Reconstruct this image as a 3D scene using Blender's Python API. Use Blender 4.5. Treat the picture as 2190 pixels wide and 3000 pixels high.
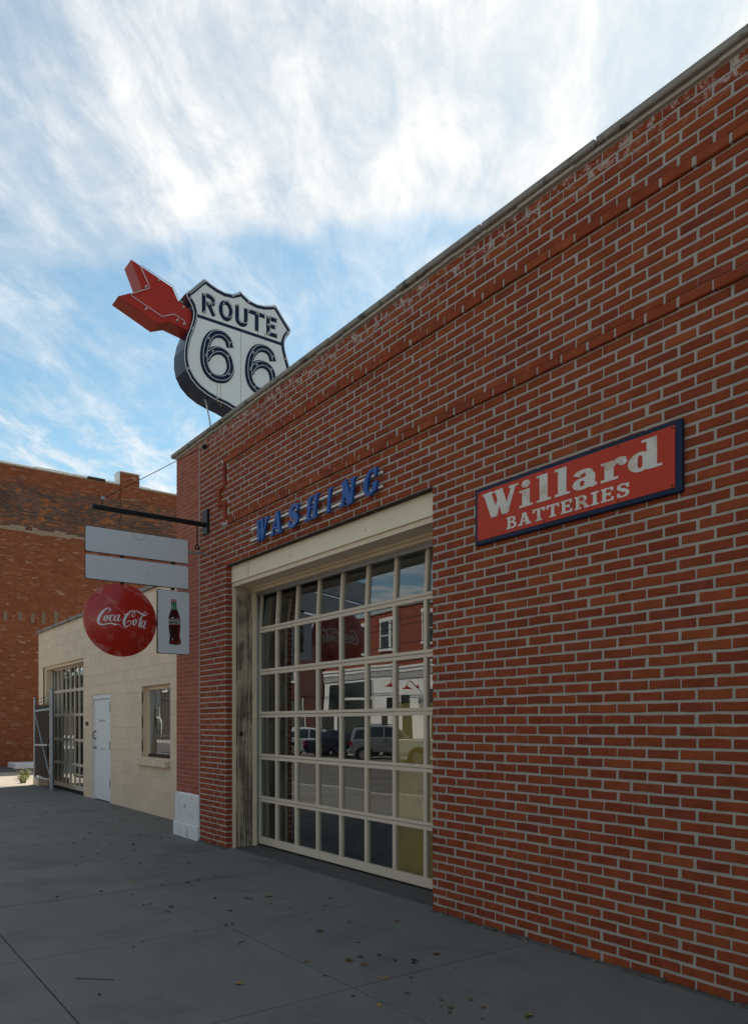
import bpy, bmesh, math, random
import numpy as np
from mathutils import Vector, Matrix
from mathutils.geometry import delaunay_2d_cdt

random.seed(66)
RND = random.Random(7)
for o in list(bpy.data.objects):
    bpy.data.objects.remove(o)
SC = bpy.context.scene
COL = SC.collection

# ------------------------------------------------------------------ camera
HOR, FPX, CX, CAMH, CAMD = 2120.0, 2220.0, 1095.0, 1.5, 3.97     # horizon row, focal length (photo px), metres
TH = math.atan2(CX + 546, FPX)
CC, SS = math.cos(TH), math.sin(TH)
cam = bpy.data.cameras.new('camera')
camo = bpy.data.objects.new('camera', cam)
COL.objects.link(camo)
camo.location = (0, -CAMD, CAMH)
camo.rotation_euler = (math.pi / 2, 0, math.pi / 2 - TH)
cam.sensor_width = 36
cam.lens = FPX / 3000 * 36
cam.shift_y = (HOR - 1500) / 3000
cam.clip_start = 0.05
cam.clip_end = 3000
SC.camera = camo

# ------------------------------------------------------------------ sun, sky, exposure
SUN_AZ, SUN_EL = math.radians(30), math.radians(48)              # azimuth from +Y towards -X
SUNV = Vector((-math.sin(SUN_AZ) * math.cos(SUN_EL), math.cos(SUN_AZ) * math.cos(SUN_EL), math.sin(SUN_EL)))
sl = bpy.data.lights.new('sun', 'SUN')
sl.energy = 5.0
sl.angle = math.radians(0.53)
sl.color = (1.0, 0.94, 0.86)
so = bpy.data.objects.new('sun', sl)
COL.objects.link(so)
so.rotation_euler = SUNV.to_track_quat('Z', 'Y').to_euler()
SC.view_settings.view_transform = 'Standard'
SC.view_settings.look = 'None'
SC.view_settings.gamma = 1
SC.view_settings.use_curve_mapping = False
SC.view_settings.exposure = 0.48


def ray(px, py):
    u = (px - CX) / FPX
    return (-CC + SS * u, SS + CC * u, (HOR - py) / FPX)


class NT:
    """tiny node-tree writer"""
    def __init__(self, tree):
        self.t = tree
        tree.nodes.clear()

    def n(self, typ, props=None, **ins):
        nd = self.t.nodes.new(typ)
        for k, v in (props or {}).items():
            setattr(nd, k, v)
        for k, v in ins.items():
            self.set(nd, k, v)
        return nd

    def set(self, nd, k, v):
        if isinstance(k, str) and k.startswith('i') and k[1:].isdigit():
            s = nd.inputs[int(k[1:])]
        else:
            s = nd.inputs[k.replace('_', ' ')]
        if isinstance(v, bpy.types.NodeSocket):
            self.t.links.new(v, s)
        elif isinstance(v, bpy.types.Node):
            self.t.links.new(v.outputs[0], s)
        else:
            if isinstance(v, (tuple, list)) and len(v) == 3 and s.type == 'RGBA':
                v = (*v, 1)
            s.default_value = v

    def m(self, op, a, b=0.0, c=0.0, clamp=False):
        return self.n('ShaderNodeMath', {'operation': op, 'use_clamp': clamp}, i0=a, i1=b, i2=c).outputs[0]

    def vm(self, op, a, b=(0, 0, 0)):
        nd = self.n('ShaderNodeVectorMath', {'operation': op}, i0=a, i1=b)
        return nd.outputs['Value'] if op in ('DOT_PRODUCT', 'LENGTH') else nd.outputs[0]

    def mix(self, f, a, b, blend='MIX'):
        nd = self.n('ShaderNodeMix', {'data_type': 'RGBA', 'blend_type': blend})
        self.set(nd, 'i0', f); self.set(nd, 'i6', a); self.set(nd, 'i7', b)
        return nd.outputs[2]

    def sm(self, v, lo, hi):
        nd = self.n('ShaderNodeMapRange', {'interpolation_type': 'SMOOTHSTEP'}, i0=v, i1=lo, i2=hi, i3=0.0, i4=1.0)
        return nd.outputs[0]

    def noise(self, vec, scale, detail=3, rough=.55, dist=0.0):
        return self.n('ShaderNodeTexNoise', None, Vector=vec, Scale=scale, Detail=detail, Roughness=rough, Distortion=dist)


w = bpy.data.worlds.new('World')
SC.world = w
w.use_nodes = True
N = NT(w.node_tree)
SKY_STRENGTH = 0.12
sky = N.n('ShaderNodeTexSky', {'sky_type': 'NISHITA', 'sun_disc': False, 'sun_elevation': SUN_EL, 'sun_rotation': -SUN_AZ,
                               'air_density': 1.0, 'dust_density': 0.25, 'ozone_density': 1.4, 'altitude': 200})
D = N.n('ShaderNodeTexCoord').outputs['Generated']
sep = N.n('ShaderNodeSeparateXYZ', None, i0=D)
zz = N.m('ADD', N.m('MAXIMUM', sep.outputs[2], 0.0), 0.08)
flat = N.n('ShaderNodeCombineXYZ', None, i0=N.m('DIVIDE', sep.outputs[0], zz), i1=N.m('DIVIDE', sep.outputs[1], zz), i2=0.0).outputs[0]   # the cloud layer seen as a plane
warp = N.noise(flat, 1.6, 3, .55)
wv = N.vm('SCALE', N.vm('SUBTRACT', warp.outputs['Color'], (.5, .5, .5)))
wv.node.inputs['Scale'].default_value = 0.16
flatw = N.vm('ADD', flat, wv)
CN, CT = (-.733, .680, 0), (.680, .733, 0)          # streak direction and the direction of the sheet's edge
al, ac = N.vm('DOT_PRODUCT', flatw, CN), N.vm('DOT_PRODUCT', flatw, CT)


def cloudnoise(sa, sc, scale, det, rough, dist=.2, off=0.0):
    v = N.n('ShaderNodeCombineXYZ', None, i0=N.m('MULTIPLY', al, sa), i1=N.m('MULTIPLY', ac, sc), i2=off).outputs[0]
    return N.noise(v, scale, det, rough, dist).outputs[0]


streak = cloudnoise(.55, 3.4, 1.7, 10, .58, .12)
puff = cloudnoise(2.6, 4.4, 2.4, 12, .68, .35, 3.0)
edge_d = N.m('ADD', N.m('SUBTRACT', N.vm('DOT_PRODUCT', flat, CN), 1.33), N.m('MULTIPLY', N.m('SUBTRACT', streak, .5), .28))
sheet = N.sm(edge_d, 0.03, -0.05)
sdir = Vector(ray(1500, 330)).normalized()
near = N.sm(N.vm('DOT_PRODUCT', D, tuple(sdir)), math.cos(math.radians(40)), math.cos(math.radians(10)))
tex = N.m('ADD', N.m('MULTIPLY', streak, .55), N.m('MULTIPLY', puff, .45))
d1 = N.m('MULTIPLY', sheet, N.m('ADD', N.m('MULTIPLY', near, .40), N.m('MULTIPLY', N.sm(tex, .34, .66), N.m('ADD', .36, N.m('MULTIPLY', near, .32)))))
d2 = N.m('MULTIPLY', N.m('SUBTRACT', 1.0, sheet), N.m('MULTIPLY', N.sm(tex, .40, .68), .50))
low = N.m('MULTIPLY', N.sm(sep.outputs[2], .42, .20), N.m('MULTIPLY', N.sm(puff, .40, .60), .55))
dens = N.m('ADD', N.m('ADD', d1, d2), low, clamp=True)
dens = N.m('ADD', dens, .05, clamp=True)
sund = N.vm('DOT_PRODUCT', D, tuple(SUNV))
glow = N.sm(sund, 0.60, 0.99)
cb = N.m('ADD', N.m('ADD', 2.7, N.m('MULTIPLY', tex, 5.6)), N.m('MULTIPLY', glow, 0.3))
ccol = N.n('ShaderNodeCombineXYZ', None, i0=cb, i1=N.m('MULTIPLY', cb, 1.0), i2=N.m('MULTIPLY', cb, .985)).outputs[0]
skyc = N.mix(1.0, sky.outputs[0], (0.84, 1.02, 0.88, 1), 'MULTIPLY')
skymix = N.mix(dens, skyc, ccol)
bg = N.n('ShaderNodeBackground', None, Color=skymix, Strength=SKY_STRENGTH)
out = N.n('ShaderNodeOutputWorld', None, Surface=bg)


# ------------------------------------------------------------------ photo pixel -> place
def wy(px, py, y=0.0):
    d = ray(px, py); t = (y + CAMD) / d[1]
    return Vector((d[0] * t, y, CAMH + d[2] * t))


def wx(px, py, x):
    d = ray(px, py); t = x / d[0]
    return Vector((x, d[1] * t - CAMD, CAMH + d[2] * t))


def wz(px, py, z=0.0):
    d = ray(px, py); t = (z - CAMH) / d[2]
    return Vector((d[0] * t, d[1] * t - CAMD, z))


def project(p):
    dx, dy, dz = p[0], p[1] + CAMD, p[2] - CAMH
    dep = -CC * dx + SS * dy
    if dep < .1:
        return None
    return CX + FPX * (SS * dx + CC * dy) / dep, HOR - FPX * dz / dep, dep


# ------------------------------------------------------------------ materials
MATS = {}


def newmat(name):
    m = bpy.data.materials.new(name)
    m.use_nodes = True
    MATS[name] = m
    return m, NT(m.node_tree)


def hexl(r, g, b):
    f = lambda c: (c / 255 / 12.92 if c / 255 < .04045 else ((c / 255 + .055) / 1.055) ** 2.4)
    return (f(r), f(g), f(b))


def pm(name, col, rough=.75, var=.18, scale=3.0, bump=.15, bscale=70, metal=0.0, dirt=None, dirt_amt=.5, dscale=6.0, dthr=.55, spec=.18, coat=0, stretch=None, rnd=0.0, bdist=.004):
    """general painted / weathered surface, textured in world metres"""
    m, n = newmat(name)
    P = n.n('ShaderNodeNewGeometry').outputs['Position']
    if stretch:
        mpn = n.n('ShaderNodeMapping', {'vector_type': 'POINT'}, i0=P)
        mpn.inputs['Scale'].default_value = stretch
        P2 = mpn.outputs[0]
    else:
        P2 = P
    a = n.noise(P2, scale, 5, .6).outputs[0]
    f = n.m('ADD', 1 - var, n.m('MULTIPLY', a, 2 * var))
    if rnd:
        r = n.n('ShaderNodeObjectInfo').outputs['Random']
        f = n.m('MULTIPLY', f, n.m('ADD', 1 - rnd, n.m('MULTIPLY', r, 2 * rnd)))
    c = n.mix(1.0, (*col, 1), n.n('ShaderNodeCombineXYZ', None, i0=f, i1=f, i2=f).outputs[0], 'MULTIPLY')
    if dirt:
        d = n.noise(P2, dscale, 8, .68, .3).outputs[0]
        c = n.mix(n.m('MULTIPLY', n.sm(d, dthr, dthr + .12), dirt_amt), c, (*dirt, 1))
    b = n.noise(P2, bscale, 4, .6).outputs[0]
    bn = n.n('ShaderNodeBump', None, Strength=bump, Distance=bdist, Height=b)
    p = n.n('ShaderNodeBsdfPrincipled', None, Base_Color=c, Metallic=metal, Normal=bn)
    n.set(p, 'Roughness', n.m('ADD', rough - .06, n.m('MULTIPLY', a, .12)))
    p.inputs['Specular IOR Level'].default_value = spec
    if coat:
        p.inputs['Coat Weight'].default_value = coat
        p.inputs['Coat Roughness'].default_value = .15
    n.n('ShaderNodeOutputMaterial', None, Surface=p)
    return m


def brick_mat(name, ramp, stain=(.55, .42, .36), stain_amt=.5, zone=None, topstain=None):
    """brick colour picked per brick (object or mesh island), mottled inside the brick"""
    m, n = newmat(name)
    g = n.n('ShaderNodeNewGeometry')
    P = g.outputs['Position']
    r = n.m('FRACT', n.m('ADD', g.outputs['Random Per Island'], n.n('ShaderNodeObjectInfo').outputs['Random']))

    def rampnode(stops, fac):
        rp = n.n('ShaderNodeValToRGB', None, Fac=fac)
        e = rp.color_ramp.elements
        while len(e) < len(stops):
            e.new(.5)
        for i, (p_, c_) in enumerate(stops):
            e[i].position = p_; e[i].color = (*c_, 1)
        return rp.outputs[0]
    c = rampnode(ramp, r)
    if zone:      # another brick above a height
        c2 = rampnode(zone[1], r)
        big_ = n.noise(P, .9, 3, .6).outputs[0]
        sepz = n.n('ShaderNodeSeparateXYZ', None, i0=P).outputs[2]
        zf = n.sm(n.m('ADD', sepz, n.m('MULTIPLY', big_, .5)), zone[0] + .2, zone[0] + .3)
        c2 = n.mix(n.sm(big_, .42, .62), c2, n.mix(.55, c2, (.045, .035, .032, 1)))
        c2 = n.mix(n.sm(n.m('ADD', sepz, n.m('MULTIPLY', big_, 1.2)), 10.2, 10.7), c2, c)
        c = n.mix(zf, c, c2)
    a = n.noise(P, 9, 6, .65).outputs[0]
    f = n.m('ADD', .50, n.m('MULTIPLY', a, .96))
    c = n.mix(1.0, c, n.n('ShaderNodeCombineXYZ', None, i0=f, i1=f, i2=f).outputs[0], 'MULTIPLY')
    # mortar smear and lime stain
    s = n.noise(P, 34, 6, .7).outputs[0]
    s2 = n.noise(P, 1.6, 3, .6).outputs[0]
    sf = n.m('MULTIPLY', n.sm(s, .60, .74), n.sm(s2, .48, .68))
    c = n.mix(n.m('MULTIPLY', sf, stain_amt), c, (*stain, 1))
    if topstain:     # lime washed out of the joints under the coping
        zt = n.n('ShaderNodeSeparateXYZ', None, i0=P).outputs[2]
        tn = n.noise(P, 13, 7, .7, .6).outputs[0]
        tf = n.m('MULTIPLY', n.sm(n.m('ADD', zt, n.m('MULTIPLY', s2, .10)), topstain, topstain + .14), n.sm(tn, .50, .60))
        c = n.mix(n.m('MULTIPLY', tf, .75), c, (.56, .47, .42, 1))
    spk = n.noise(P, 150, 2, .5).outputs[0]
    c = n.mix(n.m('MULTIPLY', n.sm(spk, .66, .74), .3), c, (.06, .03, .025, 1))
    b = n.m('ADD', n.noise(P, 45, 6, .7).outputs[0], n.m('MULTIPLY', n.noise(P, 220, 2, .5).outputs[0], .4))
    bn = n.n('ShaderNodeBump', None, Strength=.45, Distance=.004, Height=b)
    p = n.n('ShaderNodeBsdfPrincipled', None, Base_Color=c, Roughness=.82, Normal=bn)
    p.inputs['Specular IOR Level'].default_value = .12
    n.n('ShaderNodeOutputMaterial', None, Surface=p)
    return m


def glass_mat(name, r0=.075, tint=(.80, .84, .84), rough=0.0, wav=0.0, body=None):
    m, n = newmat(name)
    g = n.n('ShaderNodeNewGeometry')
    d = n.m('ABSOLUTE', n.vm('DOT_PRODUCT', g.outputs['Normal'], g.outputs['Incoming']))
    f = n.m('ADD', r0, n.m('MULTIPLY', n.m('POWER', n.m('SUBTRACT', 1.0, d, clamp=True), 5.0), 1 - r0), clamp=True)
    gl = n.n('ShaderNodeBsdfGlossy', None, Color=(1, 1, 1, 1), Roughness=rough)
    if wav:
        b = n.noise(g.outputs['Position'], 1.7, 1, .4).outputs[0]
        bn = n.n('ShaderNodeBump', None, Strength=1.0, Distance=wav, Height=b)
        n.set(gl, 'Normal', bn)
    tr = n.n('ShaderNodeBsdfTransparent', None, Color=(*tint, 1))
    sh = n.n('ShaderNodeMixShader', None, i0=f, i1=tr, i2=gl)
    if body:
        df = n.n('ShaderNodeBsdfDiffuse', None, Color=(*body, 1))
        dn = n.noise(g.outputs['Position'], 5, 5, .65).outputs[0]
        sh = n.n('ShaderNodeMixShader', None, i0=n.m('MULTIPLY', n.sm(dn, .35, .75), .05), i1=sh, i2=df)
    n.n('ShaderNodeOutputMaterial', None, Surface=sh)
    return m


M_BRICK = brick_mat('red_brick', [(0, (.225, .046, .020)), (.25, (.275, .060, .023)), (.5, (.25, .053, .022)), (.72, (.305, .073, .026)), (.9, (.205, .045, .024)), (1, (.265, .057, .023))], (.48, .24, .17), .45, topstain=4.93)
M_PIER = brick_mat('painted_red_brick', [(0, (.31, .095, .058)), (.4, (.35, .112, .068)), (.7, (.29, .086, .054)), (1, (.335, .105, .066))], (.46, .24, .19), .8)
M_FARBRICK = brick_mat('old_red_brick', [(0, (.22, .055, .022)), (.3, (.26, .070, .028)), (.6, (.235, .060, .025)), (.88, (.29, .085, .034)), (.985, (.31, .13, .075)), (1, (.38, .22, .15))], (.5, .36, .27), .4,
                       zone=(8.2, [(0, (.10, .065, .055)), (.3, (.16, .075, .05)), (.5, (.08, .058, .055)), (.75, (.22, .085, .042)), (.93, (.38, .12, .04)), (1, (.14, .08, .06))]))
M_MORTAR = pm('mortar', (.40, .36, .305), .9, .22, 5, .5, 160, dirt=(.33, .29, .245), dirt_amt=.6, dscale=2.2, dthr=.52)
M_PIERMORTAR = pm('pier_mortar', (.40, .23, .17), .9, .3, 4, .4, 120)
M_FARMORTAR = pm('far_mortar', (.26, .17, .11), .9, .35, 1.6, .4, 60, dirt=(.16, .10, .07), dirt_amt=.7, dscale=1.2, dthr=.5)
M_COPING = pm('coping_concrete', (.27, .245, .215), .88, .35, 4, .6, 60, dirt=(.05, .045, .04), dirt_amt=.75, dscale=7, dthr=.52)
M_BED = pm('mortar_bed', (.45, .40, .33), .9, .2, 8, .4, 90, dirt=(.2, .17, .14), dirt_amt=.5, dscale=11)
M_CREAM = pm('cream_paint', (.72, .59, .42), .6, .07, 4, .1, 50, dirt=(.30, .23, .15), dirt_amt=.22, dscale=14, dthr=.6)
M_DOORCREAM = pm('door_cream_paint', (.66, .56, .44), .5, .06, 5, .06, 40, dirt=(.25, .2, .15), dirt_amt=.25, dscale=20, dthr=.62)
M_LINTEL = pm('lintel_paint', (.77, .66, .48), .5, .06, 3, .1, 30, dirt=(.22, .10, .04), dirt_amt=.55, dscale=24, dthr=.66)
M_STEEL = pm('galvanised_steel', (.36, .38, .40), .45, .2, 9, .05, 50, metal=.8)
M_BLOCKPAINT = pm('cream_block_paint', (.70, .565, .41), .75, .09, 2.2, .5, 130, dirt=(.52, .42, .30), dirt_amt=.25, dscale=9, dthr=.55, rnd=.05)
M_WHITEPAINT = pm('white_paint', (.72, .72, .72), .55, .06, 3, .12, 60, dirt=(.16, .12, .10), dirt_amt=.8, dscale=17, dthr=.655)
M_PLINTH = pm('white_plinth_paint', (.72, .72, .71), .7, .08, 4, .6, 30, dirt=(.22, .17, .14), dirt_amt=.9, dscale=9, dthr=.575)
M_ENAMEL = pm('white_enamel', (.60, .62, .66), .32, .05, 2.5, .03, 30, dirt=(.16, .09, .05), dirt_amt=.8, dscale=13, dthr=.665)
M_RUST = pm('rusty_edge', (.05, .035, .028), .8, .4, 20, .4, 90, dirt=(.3, .14, .05), dirt_amt=.7, dscale=18, dthr=.55)
M_BLACK = pm('black_steel', (.012, .013, .016), .45, .3, 8, .1, 60)
M_LETTER = pm('lettering_white', (.70, .70, .72), .35, .05, 6, .02, 40)
M_WILLETTER = pm('lettering_cream', (.66, .62, .55), .5, .10, 9, .03, 60, dirt=(.46, .31, .17), dirt_amt=.55, dscale=5, dthr=.52)
M_SIGNRED = pm('sign_red', (.50, .048, .022), .5, .08, 3, .05, 40, dirt=(.25, .03, .02), dirt_amt=.5, dscale=6)
M_NAVY = pm('navy_enamel', (.008, .018, .050), .35, .2, 4, .05, 40)
M_NAVYSIDE = pm('navy_side', (.010, .020, .045), .22, .3, 6, .06, 12, dirt=(.04, .025, .02), dirt_amt=.5, dscale=9)
M_WASHBLUE = pm('letter_blue', (.004, .070, .30), .35, .15, 9, .03, 60, dirt=(.002, .008, .03), dirt_amt=.85, dscale=26, dthr=.60, coat=.12)
M_RAILWHITE = pm('rail_white', (.72, .70, .66), .5, .08, 9, .05, 60)
M_SHIELDW = pm('shield_white', (.76, .755, .73), .4, .05, 2.5, .03, 30, dirt=(.42, .26, .14), dirt_amt=.5, dscale=13, dthr=.70)
M_ARROW = pm('arrow_red', (.42, .028, .018), .35, .12, 3, .05, 30, dirt=(.42, .10, .08), dirt_amt=.4, dscale=5, dthr=.6)
M_ARROWSIDE = pm('arrow_side_red', (.36, .035, .018), .3, .2, 3, .05, 18)
M_NEON = pm('neon_tube', (.50, .52, .53), .12, .02, 5, 0, 40, spec=.5, coat=.3)
M_PORC = pm('porcelain', (.55, .56, .55), .3, .1, 30, 0, 40)
M_GLASS = glass_mat('window_glass', .115, (.86, .89, .88), 0.0, .0009, (.30, .29, .26))
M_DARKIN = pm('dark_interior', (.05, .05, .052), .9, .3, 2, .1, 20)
M_INWALL = pm('interior_wall', (.30, .29, .26), .9, .2, 2, .1, 20)
M_INFLOOR = pm('interior_floor_blue', (.018, .040, .075), .35, .3, 2, .1, 20)
M_YELLOW = pm('yellow_panel', (.76, .48, .07), .5, .15, 3, .05, 20, dirt=(.18, .11, .03), dirt_amt=.5, dscale=4)
M_ROOF = pm('roof_felt', (.09, .09, .09), .9, .2, 2, .2, 30)
M_LOT = pm('lot_gravel', (.40, .345, .27), .95, .2, 1.2, .7, 24, dirt=(.2, .17, .13), dirt_amt=.5, dscale=3)
M_ASPH = pm('asphalt', (.13, .12, .11), .9, .2, 1.0, .7, 90, dirt=(.07, .065, .06), dirt_amt=.5, dscale=.8, dthr=.5)
M_GROUND = pm('ground_soil', (.20, .17, .12), .95, .3, .3, .4, 6)
M_KERB = pm('kerb_concrete', (.36, .34, .31), .9, .2, 3, .4, 60)
M_RUBBER = pm('rubber', (.015, .015, .016), .8, .2, 9, .2, 60)
M_CHROME = pm('chrome', (.6, .6, .6), .2, .05, 9, 0, 40, metal=1)
M_TARP = pm('brown_privacy_slat', (.055, .036, .028), .7, .25, 9, .2, 60)
M_WEED = pm('weed_green', (.24, .26, .11), .7, .3, 20, .1, 40)
M_BROWNPLATE = pm('brown_plate', (.05, .03, .02), .5, .2, 20, .1, 60)


def wood_mat():
    m, n = newmat('peeling_painted_wood')
    P = n.n('ShaderNodeNewGeometry').outputs['Position']
    mpn = n.n('ShaderNodeMapping', {'vector_type': 'POINT'}, i0=P)
    mpn.inputs['Scale'].default_value = (90, 90, 1.5)
    g = n.noise(mpn.outputs[0], 1.0, 8, .7, .8).outputs[0]
    g2 = n.noise(mpn.outputs[0], 3.2, 5, .65, .4).outputs[0]
    z = n.n('ShaderNodeSeparateXYZ', None, i0=P).outputs[2]
    patch = n.m('ADD', n.noise(P, 2.4, 4, .6).outputs[0], n.m('MULTIPLY', z, -.045))
    wood = n.mix(g2, (.055, .040, .028, 1), (.20, .155, .11, 1))
    paint = n.mix(n.noise(P, 6, 4, .6).outputs[0], (.42, .345, .24, 1), (.50, .415, .29, 1))
    f = n.sm(n.m('ADD', n.m('MULTIPLY', g, 1.0), n.m('MULTIPLY', patch, .6)), .765, .81)
    c = n.mix(f, paint, wood)
    h = n.m('SUBTRACT', n.m('MULTIPLY', g2, .5), f)
    bn = n.n('ShaderNodeBump', None, Strength=.7, Distance=.003, Height=h)
    p = n.n('ShaderNodeBsdfPrincipled', None, Base_Color=c, Roughness=.8, Normal=bn)
    n.n('ShaderNodeOutputMaterial', None, Surface=p)
    return m


def slab_mat():
    m, n = newmat('sidewalk_concrete')
    P = n.n('ShaderNodeNewGeometry').outputs['Position']
    r = n.n('ShaderNodeObjectInfo').outputs['Random']
    a = n.noise(P, .8, 6, .6, .3).outputs[0]
    b = n.noise(P, 5, 6, .68).outputs[0]
    f = n.m('ADD', .62, n.m('ADD', n.m('MULTIPLY', a, .42), n.m('MULTIPLY', b, .34)))
    f = n.m('MULTIPLY', f, n.m('ADD', .93, n.m('MULTIPLY', r, .14)))
    c = n.mix(1.0, (.170, .156, .134, 1), n.n('ShaderNodeCombineXYZ', None, i0=f, i1=f, i2=f).outputs[0], 'MULTIPLY')
    st = n.noise(P, 1.3, 7, .66, .6).outputs[0]
    c = n.mix(n.m('MULTIPLY', n.sm(st, .48, .70), .42), c, (.075, .070, .062, 1))
    fine = n.noise(P, 190, 3, .6).outputs[0]
    c = n.mix(n.m('MULTIPLY', n.sm(fine, .60, .70), .45), c, (.27, .265, .25, 1))
    c = n.mix(n.m('MULTIPLY', n.sm(fine, .40, .30), .5), c, (.04, .04, .04, 1))
    gum = n.n('ShaderNodeTexVoronoi', {'feature': 'F1'}, Vector=P, Scale=3.1, Randomness=1.0)
    c = n.mix(n.m('MULTIPLY', n.sm(gum.outputs['Distance'], .060, .040), .30), c, (.045, .034, .032, 1))
    grit = n.noise(P, 60, 5, .75).outputs[0]
    c = n.mix(n.m('MULTIPLY', n.sm(grit, .56, .66), .5), c, (.26, .25, .23, 1))
    c = n.mix(n.m('MULTIPLY', n.sm(grit, .44, .36), .5), c, (.055, .053, .05, 1))
    bn = n.n('ShaderNodeBump', None, Strength=.5, Distance=.003, Height=n.m('ADD', fine, b))
    p = n.n('ShaderNodeBsdfPrincipled', None, Base_Color=c, Roughness=.85, Normal=bn)
    n.n('ShaderNodeOutputMaterial', None, Surface=p)
    return m


def disc_mat():
    """red enamel with chalky faded patches, on the button sign"""
    m, n = newmat('faded_red_enamel')
    P = n.n('ShaderNodeNewGeometry').outputs['Position']
    a = n.noise(P, 5.5, 5, .62, .5).outputs[0]
    e = n.n('ShaderNodeTexVoronoi', {'feature': 'SMOOTH_F1'}, Vector=P, Scale=6.3, Smoothness=.4)
    spots = n.sm(e.outputs['Distance'], .34, .20)
    # the rim facing the street and sky is more weathered
    cy = n.vm('DISTANCE', P, (-8.9, -1.075, 2.71)) if False else None
    dv = n.vm('LENGTH', n.vm('SUBTRACT', P, (-8.86, -1.02, 2.70)))
    edge = n.sm(dv, .22, .46)
    f = n.m('MULTIPLY', n.sm(n.m('ADD', a, n.m('MULTIPLY', edge, .16)), .63, .71), .55)
    f = n.m('MAXIMUM', f, n.m('MULTIPLY', n.m('MULTIPLY', spots, n.sm(a, .42, .6)), .38))
    c = n.mix(f, (.42, .016, .008, 1), (.54, .19, .16, 1))
    ch = n.noise(P, 17, 5, .7).outputs[0]
    c = n.mix(n.sm(ch, .72, .75), c, (.03, .015, .012, 1))
    p = n.n('ShaderNodeBsdfPrincipled', None, Base_Color=c, Roughness=n.m('ADD', .25, n.m('MULTIPLY', f, .5)))
    n.n('ShaderNodeOutputMaterial', None, Surface=p)
    return m


M_WOOD = wood_mat()
M_SLAB = slab_mat()
M_DISC = disc_mat()


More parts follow.
